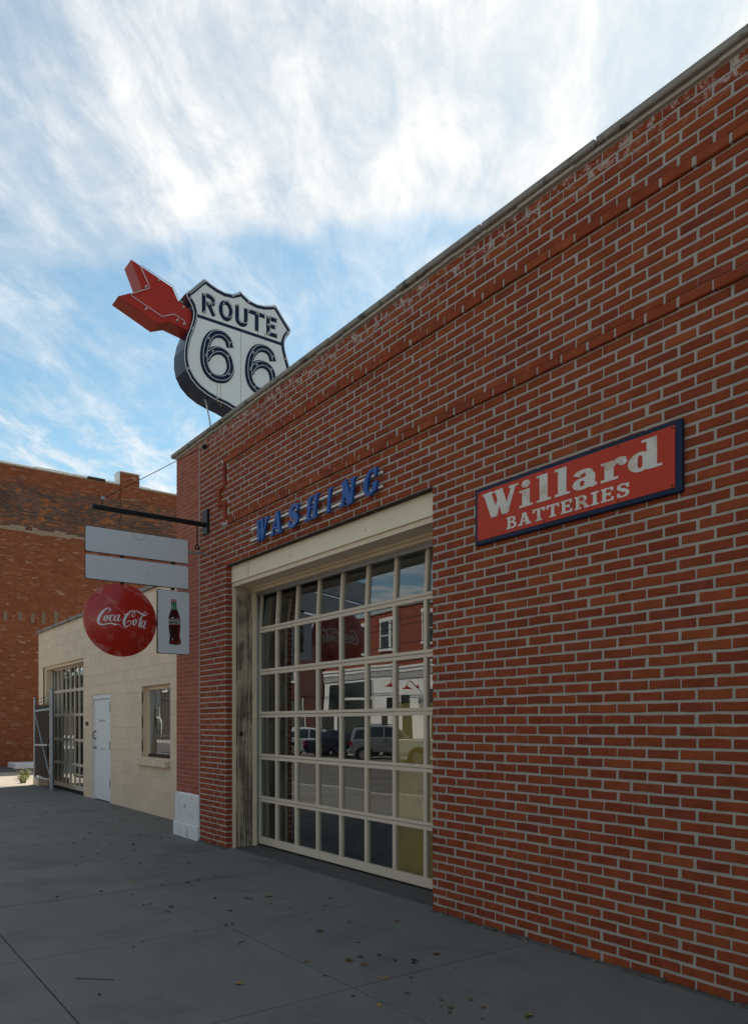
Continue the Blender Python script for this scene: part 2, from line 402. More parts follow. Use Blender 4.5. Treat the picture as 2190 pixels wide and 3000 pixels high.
# ------------------------------------------------------------------ mesh helpers
class MB:
    def __init__(self):
        self.v = []; self.f = []

    def box(self, x0, x1, y0, y1, z0, z1, ch=0.0):
        if x1 < x0: x0, x1 = x1, x0
        if y1 < y0: y0, y1 = y1, y0
        if z1 < z0: z0, z1 = z1, z0
        b = len(self.v)
        if ch <= 0:
            self.v += [(x0, y0, z0), (x1, y0, z0), (x1, y1, z0), (x0, y1, z0), (x0, y0, z1), (x1, y0, z1), (x1, y1, z1), (x0, y1, z1)]
            self.f += [tuple(b + i for i in q) for q in ((0, 3, 2, 1), (4, 5, 6, 7), (0, 1, 5, 4), (1, 2, 6, 5), (2, 3, 7, 6), (3, 0, 4, 7))]
        else:
            bm = bmesh.new()
            bmesh.ops.create_cube(bm, size=1, matrix=Matrix.Translation(((x0 + x1) / 2, (y0 + y1) / 2, (z0 + z1) / 2)) @ Matrix.Diagonal((x1 - x0, y1 - y0, z1 - z0, 1)))
            bmesh.ops.bevel(bm, geom=list(bm.edges), offset=ch, segments=1, affect='EDGES')
            self.bm(bm); bm.free()
        return self

    def bm(self, bm):
        b = len(self.v)
        bm.verts.ensure_lookup_table(); bm.verts.index_update()
        self.v += [tuple(v.co) for v in bm.verts]
        self.f += [tuple(b + v.index for v in f.verts) for f in bm.faces]

    def quad(self, *p):
        b = len(self.v); self.v += [tuple(q) for q in p]; self.f.append(tuple(range(b, b + len(p)))); return self

    def tube(self, pts, r, n=8, caps=True):
        pts = [Vector(p) for p in pts]
        b0 = len(self.v)
        up = Vector((0, 0, 1))
        rings = []
        for i, p in enumerate(pts):
            t = (pts[min(i + 1, len(pts) - 1)] - pts[max(i - 1, 0)])
            t = t.normalized() if t.length > 1e-9 else Vector((1, 0, 0))
            ref = up if abs(t.z) < .95 else Vector((1, 0, 0))
            a = t.cross(ref).normalized(); c = t.cross(a).normalized()
            rr = r[i] if isinstance(r, (list, tuple)) else r
            rings.append([tuple(p + a * (math.cos(2 * math.pi * k / n) * rr) + c * (math.sin(2 * math.pi * k / n) * rr)) for k in range(n)])
        for ring in rings:
            self.v += ring
        for i in range(len(pts) - 1):
            for k in range(n):
                a_ = b0 + i * n + k; b_ = b0 + i * n + (k + 1) % n
                self.f.append((a_, b_, b_ + n, a_ + n))
        if caps:
            self.f.append(tuple(b0 + k for k in range(n))[::-1])
            self.f.append(tuple(b0 + (len(pts) - 1) * n + k for k in range(n)))
        return self

    def prism(self, poly, fn, d0, d1):
        """poly in (a,b); fn(a,b,d)->xyz"""
        b = len(self.v); k = len(poly)
        self.v += [tuple(fn(a, c, d0)) for a, c in poly] + [tuple(fn(a, c, d1)) for a, c in poly]
        self.f.append(tuple(range(b, b + k)))
        self.f.append(tuple(range(b + 2 * k - 1, b + k - 1, -1)))
        for i in range(k):
            j = (i + 1) % k
            self.f.append((b + i, b + k + i, b + k + j, b + j))
        return self

    def lathe(self, prof, origin, axis='Y', n=20):
        """prof: (r, h) list, revolved round an axis through origin"""
        b = len(self.v); o = Vector(origin)
        for r, h in prof:
            for k in range(n):
                a = 2 * math.pi * k / n
                ca, sa = r * math.cos(a), r * math.sin(a)
                self.v.append(tuple(o + Vector({'Y': (ca, h, sa), 'X': (h, ca, sa), 'Z': (ca, sa, h)}[axis])))
        for i in range(len(prof) - 1):
            for k in range(n):
                self.f.append((b + i * n + k, b + i * n + (k + 1) % n, b + (i + 1) * n + (k + 1) % n, b + (i + 1) * n + k))
        if prof[0][0] > 1e-5: self.f.append(tuple(b + k for k in range(n)))
        if prof[-1][0] > 1e-5: self.f.append(tuple(b + (len(prof) - 1) * n + k for k in range(n))[::-1])
        return self

    def mesh(self, name, mat=None, smooth=False):
        me = bpy.data.meshes.new(name)
        me.from_pydata(self.v, [], self.f)
        me.validate()
        bm = bmesh.new(); bm.from_mesh(me)
        bmesh.ops.recalc_face_normals(bm, faces=bm.faces)
        bm.to_mesh(me); bm.free()
        if smooth:
            me.polygons.foreach_set('use_smooth', [True] * len(me.polygons))
            me.set_sharp_from_angle(angle=math.radians(38))
        if mat: me.materials.append(mat)
        return me


def link(name, me, parent=None):
    o = bpy.data.objects.new(name, me)
    COL.objects.link(o)
    if parent is not None: o.parent = parent
    return o


def obj(name, mb, mat, parent=None, smooth=False, kind=None, label=None):
    o = link(name, mb.mesh(name, mat, smooth), parent)
    if kind: o['kind'] = kind
    if label: o['label'] = label
    return o


def tag(o, label, cat, group=None):
    o['label'] = label; o['category'] = cat
    if group: o['group'] = group
    return o


def thing(name, label, cat, loc=(0, 0, 0), group=None):
    o = bpy.data.objects.new(name, None)
    COL.objects.link(o)
    o.location = (0, 0, 0)
    o.empty_display_size = .2
    return tag(o, label, cat, group)


def struct(name, mb, mat, parent=None):
    o = obj(name, mb, mat, parent)
    if parent is None: o['kind'] = 'structure'
    return o


def setorigin(root, loc):
    """put a thing's Empty at its base without moving its parts"""
    root.location = loc
    for c in root.children:
        c.matrix_parent_inverse = Matrix.Translation(loc).inverted()


# ------------------------------------------------------------------ 2-D shapes for lettering
def catmull(pts, k=6, closed=False):
    P = [Vector((*p[:2], p[2] if len(p) > 2 else 1.0)) for p in pts]
    n = len(P); o = []
    rng = range(n if closed else n - 1)
    for i in rng:
        a = P[(i - 1) % n] if closed or i > 0 else P[i]
        b = P[i]; c = P[(i + 1) % n]
        d = P[(i + 2) % n] if closed or i + 2 < n else P[(i + 1) % n]
        for j in range(k):
            t = j / k
            o.append(.5 * ((2 * b) + (c - a) * t + (2 * a - 5 * b + 4 * c - d) * t * t + (3 * b - a - 3 * c + d) * t ** 3))
    if not closed: o.append(P[-1])
    return o


def stroke(pts, w=1.0, k=6, closed=False, smooth=True, cap=0.0):
    """centre line (x,y[,width]) -> list of quads"""
    P = catmull(pts, k, closed) if smooth else [Vector((*p[:2], p[2] if len(p) > 2 else 1.0)) for p in pts]
    n = len(P); L = []
    for i, p in enumerate(P):
        a = P[(i - 1) % n] if closed else P[max(i - 1, 0)]
        b = P[(i + 1) % n] if closed else P[min(i + 1, n - 1)]
        t = Vector((b.x - a.x, b.y - a.y))
        t = t.normalized() if t.length > 1e-9 else Vector((1, 0))
        nn = Vector((-t.y, t.x)); hw = p.z * w / 2
        if not smooth and 0 < i < n - 1:
            t1 = Vector((p.x - a.x, p.y - a.y)).normalized(); hw /= max(.35, abs(Vector((-t1.y, t1.x)).dot(nn)))
        q = Vector((p.x, p.y))
        if not closed and cap and i in (0, n - 1): q = q + t * (cap * (1 if i else -1))
        L.append((q + nn * hw, q - nn * hw))
    out_ = []
    for i in range(n if closed else n - 1):
        a, b = L[i], L[(i + 1) % n]
        out_.append([tuple(a[0]), tuple(a[1]), tuple(b[1]), tuple(b[0])])
    return out_


def rect(x0, y0, x1, y1): return [[(x0, y0), (x1, y0), (x1, y1), (x0, y1)]]
def poly(*p): return [list(p)]
def ell(cx, cy, rx, ry, n=20): return [[(cx + rx * math.cos(2 * math.pi * i / n), cy + ry * math.sin(2 * math.pi * i / n)) for i in range(n)]]


def ring(cx, cy, rx, ry, w, a0=0, a1=360, n=22, wy_=None):
    """elliptic arc with width w at the sides and wy_ at top and bottom"""
    wy_ = wy_ or w; pts = []
    cl = abs(a1 - a0) >= 360
    for i in range(n if cl else n + 1):
        a = math.radians(a0 + (a1 - a0) * i / n)
        pts.append((cx + rx * math.cos(a), cy + ry * math.sin(a), w * math.cos(a) ** 2 + wy_ * math.sin(a) ** 2))
    return stroke(pts, 1.0, closed=cl, smooth=False)


def union(pos, neg=()):
    """2-D union of polygons minus others -> verts, triangles"""
    vs, fs = [], []
    def split(L):
        o = []
        for p in L:
            o += [[p[0], p[1], p[2]], [p[0], p[2], p[3]]] if len(p) == 4 else [p]
        return o
    pos, neg = split(pos), split(neg)
    for p in list(pos) + list(neg):
        b = len(vs); ar = sum(p[i][0] * p[(i + 1) % len(p)][1] - p[(i + 1) % len(p)][0] * p[i][1] for i in range(len(p)))
        if abs(ar) < 1e-9: continue
        if ar < 0: p = p[::-1]
        vs += [Vector(q) for q in p]; fs.append((len(fs), list(range(b, b + len(p)))))
    npos = len(fs)
    # index of first negative face
    cnt = 0
    for p in pos:
        ar = sum(p[i][0] * p[(i + 1) % len(p)][1] - p[(i + 1) % len(p)][0] * p[i][1] for i in range(len(p)))
        if abs(ar) >= 1e-9: cnt += 1
    rv, re, rf, ov, oe, of = delaunay_2d_cdt(vs, [], [f for _, f in fs], 0, 1e-5, True)
    keep = [f for f, o_ in zip(rf, of) if o_ and min(o_) < cnt and max(o_) < cnt]
    used = sorted({i for f in keep for i in f}); mp_ = {i: j for j, i in enumerate(used)}
    return [tuple(rv[i]) for i in used], [tuple(mp_[i] for i in f) for f in keep]


def solid2d(vt, fn, d0, d1):
    """extrude a triangulated 2-D shape from d0 to d1 through fn(a,b,d)->xyz, as an MB (front faces at d1)"""
    V, T = vt; m = MB(); n = len(V)
    m.v = [tuple(fn(a, b, d1)) for a, b in V] + [tuple(fn(a, b, d0)) for a, b in V]
    cnt = {}
    for t in T:
        for i in range(len(t)):
            e = (t[i], t[(i + 1) % len(t)]); cnt[e] = 1
    m.f = [t for t in T]
    m.f += [tuple(n + i for i in t[::-1]) for t in T]
    for (a, b) in cnt:
        if (b, a) not in cnt: m.f.append((a, n + a, n + b, b))
    return m


def shift(polys, dx=0, dy=0, sx=1, sy=1, shear=0):
    return [[((x + shear * y) * sx + dx, y * sy + dy) for x, y in p] for p in polys]


# slab-serif capitals and lower case, cap height 1; each returns (polys, negs, advance)
def G(ch, s=.17, t=.11):
    """s = stem, t = slab thickness"""
    if ch == 'W': return (stroke([(.14, 1), (.42, 0)], s * 1.5, smooth=False, cap=.0) + stroke([(.42, 0), (.64, .80)], s * .85, smooth=False) + stroke([(.56, 1), (.82, 0)], s * 1.5, smooth=False) + stroke([(.82, 0), (1.10, 1)], s * .85, smooth=False) + rect(-.04, 1 - t, .36, 1) + rect(.92, 1 - t, 1.26, 1) + rect(.40, 1 - t, .70, 1) + poly((.30, .03), (.44, -.05), (.52, .06), (.42, .2)) + poly((.70, .03), (.84, -.05), (.92, .06), (.82, .2)), 1.24)
    if ch == 'i': return (rect(.10, 0, .10 + s * 1.45, .66) + rect(0, .66 - t, .2, .66) + rect(0, 0, .20 + s * 1.45, t) + ell(.10 + s * .72, .87, s * .82, s * .82), .28 + s * 1.45)
    if ch == 'l': return (rect(.10, 0, .10 + s * 1.45, 1) + rect(0, 1 - t, .2, 1) + rect(0, 0, .20 + s * 1.45, t), .28 + s * 1.45)
    if ch == 'a': return (ring(.24, .20, .17, .155, s * 1.25, 0, 360, wy_=s * .62) + rect(.36, .03, .36 + s * 1.4, .46) + stroke([(.08, .50, 1.3), (.14, .585, 1.0), (.30, .615, .8), (.42, .58, 1.0), (.455, .44, 1.4)], s) + stroke([(.45, .12, 1.4), (.52, .06, 1.0), (.66, .08, .6)], s * .8) + stroke([(.38, .37), (.22, .355)], s * .55, smooth=False), .72)
    if ch == 'r': return (rect(.10, 0, .10 + s * 1.4, .66) + rect(0, .66 - t, .2, .66) + rect(0, 0, .22 + s * 1.4, t) + stroke([(.30, .42, .5), (.38, .57, .8), (.50, .61, 1.15), (.60, .54, 1.5)], s) + ell(.585, .515, s * .66, s * .62), .72)
    if ch == 'd': return (ring(.26, .32, .185, .27, s * 1.4, 0, 360, wy_=s * .6) + rect(.42, 0, .42 + s * 1.45, 1) + rect(.30, 1 - t, .5, 1) + rect(.5, 0, .54 + s * 1.45, t), .88)
    if ch == 'B': return (rect(.08, 0, .08 + s * 1.2, 1) + rect(0, 1 - t, .4, 1) + rect(0, 0, .4, t) + ring(.36, .75, .20, .195, s, -90, 90, wy_=t) + ring(.38, .27, .24, .22, s * 1.1, -90, 90, wy_=t) + rect(.1, .48, .4, .48 + t), .76)
    if ch == 'A': return (stroke([(.14, 0), (.40, 1)], s * .8, smooth=False) + stroke([(.42, 1), (.70, 0)], s * 1.4, smooth=False) + rect(.2, .26, .62, .26 + t * .9) + rect(-.02, 0, .30, t) + rect(.5, 0, .90, t) + rect(.26, 1 - t, .5, 1), .92)
    if ch == 'T': return (rect(.30, 0, .30 + s * 1.25, 1) + rect(0, 1 - t, .80, 1) + rect(0, .70, t, 1) + rect(.80 - t, .70, .80, 1) + rect(.2, 0, .62, t), .84)
    if ch == 'E': return (rect(.08, 0, .08 + s * 1.25, 1) + rect(0, 1 - t, .68, 1) + rect(0, 0, .70, t) + rect(.1, .46, .5, .46 + t) + rect(.68 - t, .72, .68, 1) + rect(.70 - t, 0, .70, .28) + rect(.44, .38, .44 + t * .8, .64), .78)
    if ch == 'R': return (rect(.08, 0, .08 + s * 1.25, 1) + rect(0, 1 - t, .42, 1) + rect(0, 0, .40, t) + ring(.40, .73, .23, .215, s * 1.1, -90, 90, wy_=t) + rect(.1, .46, .42, .46 + t) + stroke([(.40, .52), (.60, .3), (.66, .06)], s * 1.15) + rect(.56, 0, .88, t), .88)
    if ch == 'I': return (rect(.12, 0, .12 + s * 1.3, 1) + rect(0, 1 - t, .24 + s * 1.3, 1) + rect(0, 0, .24 + s * 1.3, t), .30 + s * 1.3)
    if ch == 'S': return (stroke([(.58, .74, .8), (.52, .89, .75), (.34, .945, .7), (.15, .86, 1.0), (.13, .68, 1.15), (.34, .53, 1.35), (.56, .38, 1.2), (.56, .15, 1.0), (.36, .055, .7), (.16, .11, .75), (.09, .28, .8)], s * 1.05) + rect(.54, .66, .54 + t, .96) + rect(.04, .04, .04 + t, .34), .74)
    if ch == 'H': return (rect(.10, 0, .10 + s, 1) + rect(.52, 0, .52 + s, 1) + rect(.2, .46, .6, .46 + t) + rect(0, 1 - t, .20 + s, 1) + rect(0, 0, .20 + s, t) + rect(.42, 1 - t, .62 + s, 1) + rect(.42, 0, .62 + s, t), .90)
    if ch == 'N': return (rect(.12, 0, .12 + s * .8, 1) + rect(.60, 0, .60 + s * .8, 1) + stroke([(.14, 1), (.66, 0)], s * 1.35, smooth=False) + rect(0, 0, .3, t) + rect(.5, 1 - t, .82, 1) + rect(0, 1 - t, .2, 1), .90)
    if ch == 'G': return (ring(.40, .5, .30, .44, s * 1.2, 40, 325, wy_=s * .6) + rect(.56, .10, .56 + s, .46) + rect(.46, .46 - t, .80, .46) + rect(.58, .66, .58 + t, .98), .90)


def word(txt, fn, d0, d1, x0, z0, h, xend=None, s=.17, t=.11, gap=.06, shear=0.0):
    """one solid per letter; returns MBs. Fits between x0 and xend when given."""
    gs = [G(c, s, t) for c in txt]
    tot = sum(g[1] for g in gs) + gap * (len(gs) - 1)
    sx = (xend - x0) / tot if xend else h
    res = []; x = 0
    for g in gs:
        pl = shift(g[0], x, 0, 1, 1, 0)
        pl = [[((a + shear * b) * sx + x0, b * h + z0) for a, b in p] for p in pl]
        res.append(solid2d(union(pl), fn, d0, d1))
        x += g[1] + gap
    return res


def joinmb(l):
    m = MB()
    for q in l:
        b = len(m.v); m.v += q.v; m.f += [tuple(b + i for i in f) for f in q.f]
    return m


# ================================================================== THE SETTING
g = MB(); g.quad((-900, -900, -.36), (900, -900, -.36), (900, 900, -.36), (-900, 900, -.36))
struct('ground', g, M_GROUND)
ROADZ = -.30
g = MB(); g.box(-300, 300, -20.6, -5.18, -.5, ROADZ)
struct('road', g, M_ASPH)
SWY0 = -5.0
# sidewalk of single concrete slabs; joints as in the photograph
sw = MB(); sw.box(-60, 40, SWY0, 0.9, -.4, -.028)
sidewalk = struct('sidewalk', sw, pm('sidewalk_base', (.02, .02, .02), .95))
xs = [-28.0 + 0.0]
xj = [-3.53 - 1.63 * k for k in range(-7, 11)]
yj = [.56, -1.50, -2.90, SWY0]
xj.sort()
slabs = {}
for i in range(len(xj) - 1):
    for j in range(3):
        a, b = xj[i] + .004, xj[i + 1] - .004
        y1, y0 = yj[j] - (.004 if j else 0), yj[j + 1] + .004
        m_ = MB(); m_.box(a, b, y0, y1, -.12, RND.uniform(-.0015, .0015), ch=.005)
        o = obj('slab', m_, M_SLAB, sidewalk)
kb = MB()
kerb = struct('kerb', MB().box(-60, 40, -5.18, SWY0 - .004, -.45, -.004, ch=.02), M_KERB)
struct('far_kerb', MB().box(-300, 300, -20.78, -20.6, -.45, -.15, ch=.02), M_KERB)
struct('far_pavement', MB().box(-300, 300, -23.2, -20.785, -.45, -.155), M_KERB)
# sun-lit lot between the buildings on the left
lot = MB(); lot.box(-60, xj[0] - .004 - 0.0, -5.0, 40, -.4, -.006)
struct('lot', lot, M_LOT)
struct('far_sidewalk', MB().box(-120, -28.55, -9.0, -.62, -.4, -.012), M_KERB)
struct('lot_shade_strip', MB().box(-28.45, -25.6, -.9, 12, -.3, .02), M_ASPH)  # dark asphalt strip along the tall wall, its shadow put into the colour

# ================================================================== BRICK GARAGE
PITCH = .0678
X_L, X_P, X_R = -9.886, -9.12, 2.6
OX0, OX1, OZ = -8.34, -4.587, 50 * PITCH
NC = 75
garage = thing('brick_garage', 'red brick garage with pale mortar, flat concrete coping and a wide glazed roller door', 'garage')


def unit_brick(seed):
    r = random.Random(seed)
    m = MB(); j = lambda a: r.uniform(-a, a)
    # box 1 x 1 x 1 centred in x,z ; front at y=0, back at y=1 ; chamfered uneven front
    cx, cz = .022, .075
    fr = [(-.5 + cx + j(.006), -.5 + cz + j(.03)), (.5 - cx + j(.006), -.5 + cz + j(.03)), (.5 - cx + j(.006), .5 - cz + j(.03)), (-.5 + cx + j(.006), .5 - cz + j(.03))]
    md = [(-.5 + j(.008), -.5 + j(.03)), (0 + j(.1), -.5 + j(.05)), (.5 + j(.008), -.5 + j(.03)), (.5 + j(.008), .5 + j(.03)), (j(.1), .5 + j(.05)), (-.5 + j(.008), .5 + j(.03))]
    m.v = [(a, j(.04), b) for a, b in fr] + [(a, .16, b) for a, b in md] + [(a, 1, b) for a, b in md]
    m.f = [(0, 1, 2, 3), (0, 4, 5, 1), (1, 5, 6), (1, 6, 7, 2), (2, 7, 8, 3), (3, 8, 9), (3, 9, 4, 0)]
    for i in range(6):
        k = (i + 1) % 6
        m.f.append((4 + i, 10 + i, 10 + k, 4 + k))
    return m


NV = 14
BV = [unit_brick(100 + i) for i in range(NV)]


def vis(p):
    q = project(p)
    if q is None or not (-40 < q[0] < 2230 and -40 < q[1] < 3040): return 0
    return 1 / q[2] ** 2


def lay_bricks(items, mat, parent, name='brick', limit=300, stuff='brick_courses'):
    """items: (cx, y_front, cz, L, depth, Hh [, rot90]) ; the largest in view are objects of their own"""
    meshes = []
    for b in BV:
        me = b.mesh(name, mat); meshes.append(me)
    order = sorted(range(len(items)), key=lambda i: -vis(items[i][:3]) * items[i][3] * (1 if items[i][2] > 0 else 0))
    solo = set(order[:limit])
    rest = MB()
    for i, (cx, yf, cz, L, dp, hh) in enumerate(items):
        k = RND.randrange(NV)
        if i in solo:
            o = link(name, meshes[k], parent)
            o.location = (cx, yf, cz); o.scale = (L, dp, hh)
            o.rotation_euler = (0, RND.uniform(-.003, .003), 0)
        else:
            b = len(rest.v)
            rest.v += [(cx + x * L, yf + y * dp, cz + z * hh) for x, y, z in BV[k].v]
            rest.f += [tuple(b + q for q in f) for f in BV[k].f]
    if rest.v:
        me = bpy.data.meshes.new(stuff); me.from_pydata(rest.v, [], rest.f)
        bm = bmesh.new(); bm.from_mesh(me); bmesh.ops.recalc_face_normals(bm, faces=bm.faces); bm.to_mesh(me); bm.free()
        me.materials.append(mat)
        o = link(stuff, me, parent); o['kind'] = 'stuff'


items = []
JT, BH = .018, .0512
for c in range(NC):
    z = (c + .5) * PITCH
    spans = [(X_P + .012, X_R)]
    if z < OZ: spans = [(X_P + .012, OX0), (OX1, X_R)]
    band = c in (68, 57)
    kx = 0
    xg = X_P + .012 - (0 if c % 2 else .1045) + RND.uniform(-.008, .008)
    x = xg
    crack = False
    xc = -2.37 + .05 * math.sin(c * .9) + (.05 if c % 2 else -.05)
    while x < X_R:
        L = .1905 + RND.uniform(-.005, .005)
        a, b = x, x + L
        for s0, s1 in spans:
            aa, bb = max(a, s0), min(b, s1)
            if s1 == OX0 and bb > OX0 - .03 and aa < OX0 - .012: bb = OX0
            if s0 == OX1 and aa < OX1 + .03 and bb > OX1 + .012: aa = OX1
            if bb - aa < .028: continue
            if crack and aa < xc < bb:
                if xc - aa > .030: items.append(((aa + xc - .012) / 2, -.002, z, xc - .012 - aa, .022, BH))
                if bb - xc > .030: aa = xc + .012
                elif xc - aa > .030: continue
            yf = -.002 + RND.uniform(-.0012, .0012)
            dp = .022
            if band and aa > -8.42: yf = -.022
            if bb == OX0: dp = .079
            if aa == OX1: dp = .079
            if c == 0: dz = .004
            else: dz = 0
            items.append(((aa + bb) / 2, yf, z + RND.uniform(-.0012, .0012), bb - aa, dp + (.02 if band and yf < -.01 else 0), (BH + .011 if band and yf < -.01 else BH) + RND.uniform(-.002, .002)))
        kx += 1
        x = xg + kx * .2085 + RND.uniform(-.005, .005)
# remove bricks where the soldier bricks of the raised frame stand, then add them
sold = [(-8.365, 4.475, .062, .25), (-8.515, 4.265, .062, .16), (-8.355, 4.045, .062, .26)]
keep = []
for it in items:
    hit = False
    for sx_, sz_, sw_, sh_ in sold:
        if abs(it[2] - sz_) < sh_ / 2 and abs(it[0] - sx_) < (it[3] + sw_) / 2 + .004:
            lo, hi = it[0] - it[3] / 2, it[0] + it[3] / 2
            l1, l2 = sx_ - sw_ / 2 - .012 - lo, hi - (sx_ + sw_ / 2 + .012)
            hit = True
            if l1 > .03: keep.append((lo + l1 / 2, *it[1:3], l1, *it[4:]))
            if l2 > .03: keep.append((hi - l2 / 2, *it[1:3], l2, *it[4:]))
            break
    if not hit: keep.append(it)
items = keep
for sx_, sz_, sw_, sh_ in sold:
    items.append((sx_, -.024, sz_, sw_, .045, sh_))
items.append((-8.46, -.022, 4.36 - .012, .14, .042, .05))
items.append((-8.47, -.022, 4.155, .14, .042, .05))
lay_bricks(items, M_BRICK, garage)

core = MB()
core.box(X_P, OX0 - .006, .004, .30, -.1, OZ + .01)
core.box(OX1 + .006, X_R, .004, .30, -.1, OZ + .01)
for c_ in (68, 57):
    core.box(-8.425, X_R, -.015, .003, c_ * PITCH + .010, (c_ + 1) * PITCH - .008)
core.box(X_P, X_R, .0042, .30, OZ + .004, 5.088)
obj('mortar_wall', core, M_MORTAR, garage)
# foundation lip crumbling along the pavement
fm = MB()
for a0, a1 in ((X_P, OX0), (OX1, X_R)):
    x = a0
    while x < a1:
        l = RND.uniform(.05, .16); x2 = min(x + l, a1)
        fm.box(x, x2, -.018 - RND.uniform(0, .022), .01, -.05, RND.uniform(.006, .022), ch=.004)
        x = x2
obj('mortar_footing', fm, pm('footing_mortar', (.10, .095, .085), .95, .4, 30, .8, 60, dirt=(.36, .34, .3), dirt_amt=.8, dscale=30, dthr=.58), garage, kind='stuff')

# painted pier at the end of the facade
items = []
pp = .0582
for c in range(int(5.09 / pp)):
    z = (c + .5) * pp
    x = X_L - (.12 if c % 2 else 0.0)
    if z < .56: continue
    while x < X_P - .004:
        a, b = max(x, X_L), min(x + .222, X_P - .006)
        if b - a > .02:
            items.append(((a + b) / 2, .0005 + RND.uniform(-.001, .001), z, b - a, .02, .0515 + RND.uniform(-.0015, .0015)))
        x += .231
pier = obj('pier', MB().box(X_L + .004, X_P - .001, .0035, .52, -.05, 5.087), M_PIERMORTAR, garage)
lay_bricks(items, M_PIER, garage, name='painted_brick', limit=300, stuff='painted_brick_courses')
pl = MB(); pl.box(X_L - .045, X_P + .004, -.034, .3, -.04, .185, ch=.012); pl.box(X_L - .002, X_P - .004, -.024, .29, .17, .585, ch=.02)
obj('plinth', pl, M_PLINTH, garage, label='chipped white painted plinth at the foot of the red pier')
obj('mortar_joint_strip', MB().box(X_P - .006, X_P + .012, -.004, .02, .585, 5.08), M_MORTAR, garage)

# coping slabs, 1 m each, with the mortar bed under them
x = -9.96
k = 0
while x < X_R:
    x2 = x + 1.0 + RND.uniform(-.02, .02) if k else -9.02
    ch = MB(); ch.box(x + .006, x2 - .006, -.055 + RND.uniform(-.004, .004), .42, 5.110, 5.160 + RND.uniform(-.003, .003), ch=.008)
    obj('coping_slab', ch, M_COPING, garage)
    x = x2; k += 1
bd = MB(); x = X_L
while x < X_R:
    l = RND.uniform(.1, .3); x2 = min(x + l, X_R)
    bd.box(x, x2, -.016 - RND.uniform(0, .014), .4, 5.086, 5.112)
    x = x2
obj('mortar_bed', bd, M_BED, garage)

# shell of the garage: side walls, back, roof, floor
sh = MB()
sh.box(X_L, X_L + .2, .52, 14, -.1, 4.9)
sh.box(X_R - .2, X_R, .3, 14, -.1, 4.9)
sh.box(X_L, X_R, 13.8, 14, -.1, 4.9)
obj('side_wall', sh, M_INWALL, garage)
obj('roof', MB().box(X_L + .01, X_R - .01, .31, 13.9, 4.47, 4.6), M_ROOF, garage)
obj('ceiling', MB().box(X_L + .2, X_R - .2, .31, 13.8, 3.46, 3.52), pm('ceiling_white', (.80, .79, .76), .9, .05), garage)
obj('workshop_floor', MB().box(X_L + .01, X_R - .01, .56, 13.8, -.09, .004), M_INFLOOR, garage)
obj('partition', MB().box(X_L + .2, X_R - .2, 6.0, 6.1, 0, 3.455), M_INWALL, garage)
obj('partition', MB().box(-9.0, -8.9, .31, 6.0, 0, 3.455), M_DARKIN, garage)
obj('threshold', MB().box(OX0 + .0, OX1, .10, .56, -.05, .008), pm('threshold_concrete', (.11, .10, .09), .95, .4, 12, .9, 60, dirt=(.30, .29, .27), dirt_amt=.7, dscale=16, dthr=.58), garage)

# lintel, head trim, jambs
li = MB(); li.box(OX0 - .0, OX1 + .0, .07, .24, 3.196, 3.384)
lint = obj('lintel', li, M_LINTEL, garage)
obj('lintel_flange', MB().box(OX0, OX1, .012, .071, 3.3845, 3.392), M_RUST, lint)
obj('lintel_flange', MB().box(OX0, OX1, .055, .25, 3.188, 3.1955), M_LINTEL, lint)
for x in (-7.95, -6.95, -5.6):
    obj('bolt', MB().lathe([(.0, -.012), (.012, -.010), (.016, 0), (.016, .012)], (x, .07, 3.29 - .02), 'Y', 8), M_LINTEL, lint)
obj('seam', MB().box(-7.905, -7.900, .0685, .072, 3.2, 3.38), M_RUST, lint)
ht = MB(); ht.box(OX0, OX1, .105, .36, 3.150, 3.187)
obj('head_board', ht, M_CREAM, garage)
ht = MB(); ht.box(OX0, OX1, .075, .104, 3.140, 3.1865); ht.box(OX0, OX1, .34, .40, 3.10, 3.149); ht.box(OX0, OX1, .30, .339, 3.128, 3.1495)
obj('head_trim', ht, M_CREAM, garage)
obj('weather_strip', MB().box(OX0 + .02, OX1, .402, .414, 3.06, 3.16), M_STEEL, garage)
for x0, sg in ((OX0, 1), (OX1, -1)):
    jb = MB(); jb.box(x0 - .03 * sg, x0 + .012 * sg, .118, .342, .0, 3.15)
    obj('jamb_board', jb, M_WOOD, garage, label='weathered jamb board with peeling cream paint')
    jt = MB(); jt.box(x0 - .03 * sg, x0 + .022 * sg, .078, .117, .0, 3.139); jt.box(x0 - .03 * sg, x0 + .024 * sg, .343, .394, .0, 3.10)
    obj('jamb_trim', jt, M_CREAM, garage)
    obj('door_track', MB().box(x0 - .03 * sg, x0 + .016 * sg, .396, .424, .0, 3.06), M_STEEL, garage)
obj('jamb_box', MB().box(OX0 + .012, OX0 + .035, .17, .20, 1.35, 1.40, ch=.004), M_BLACK, garage)

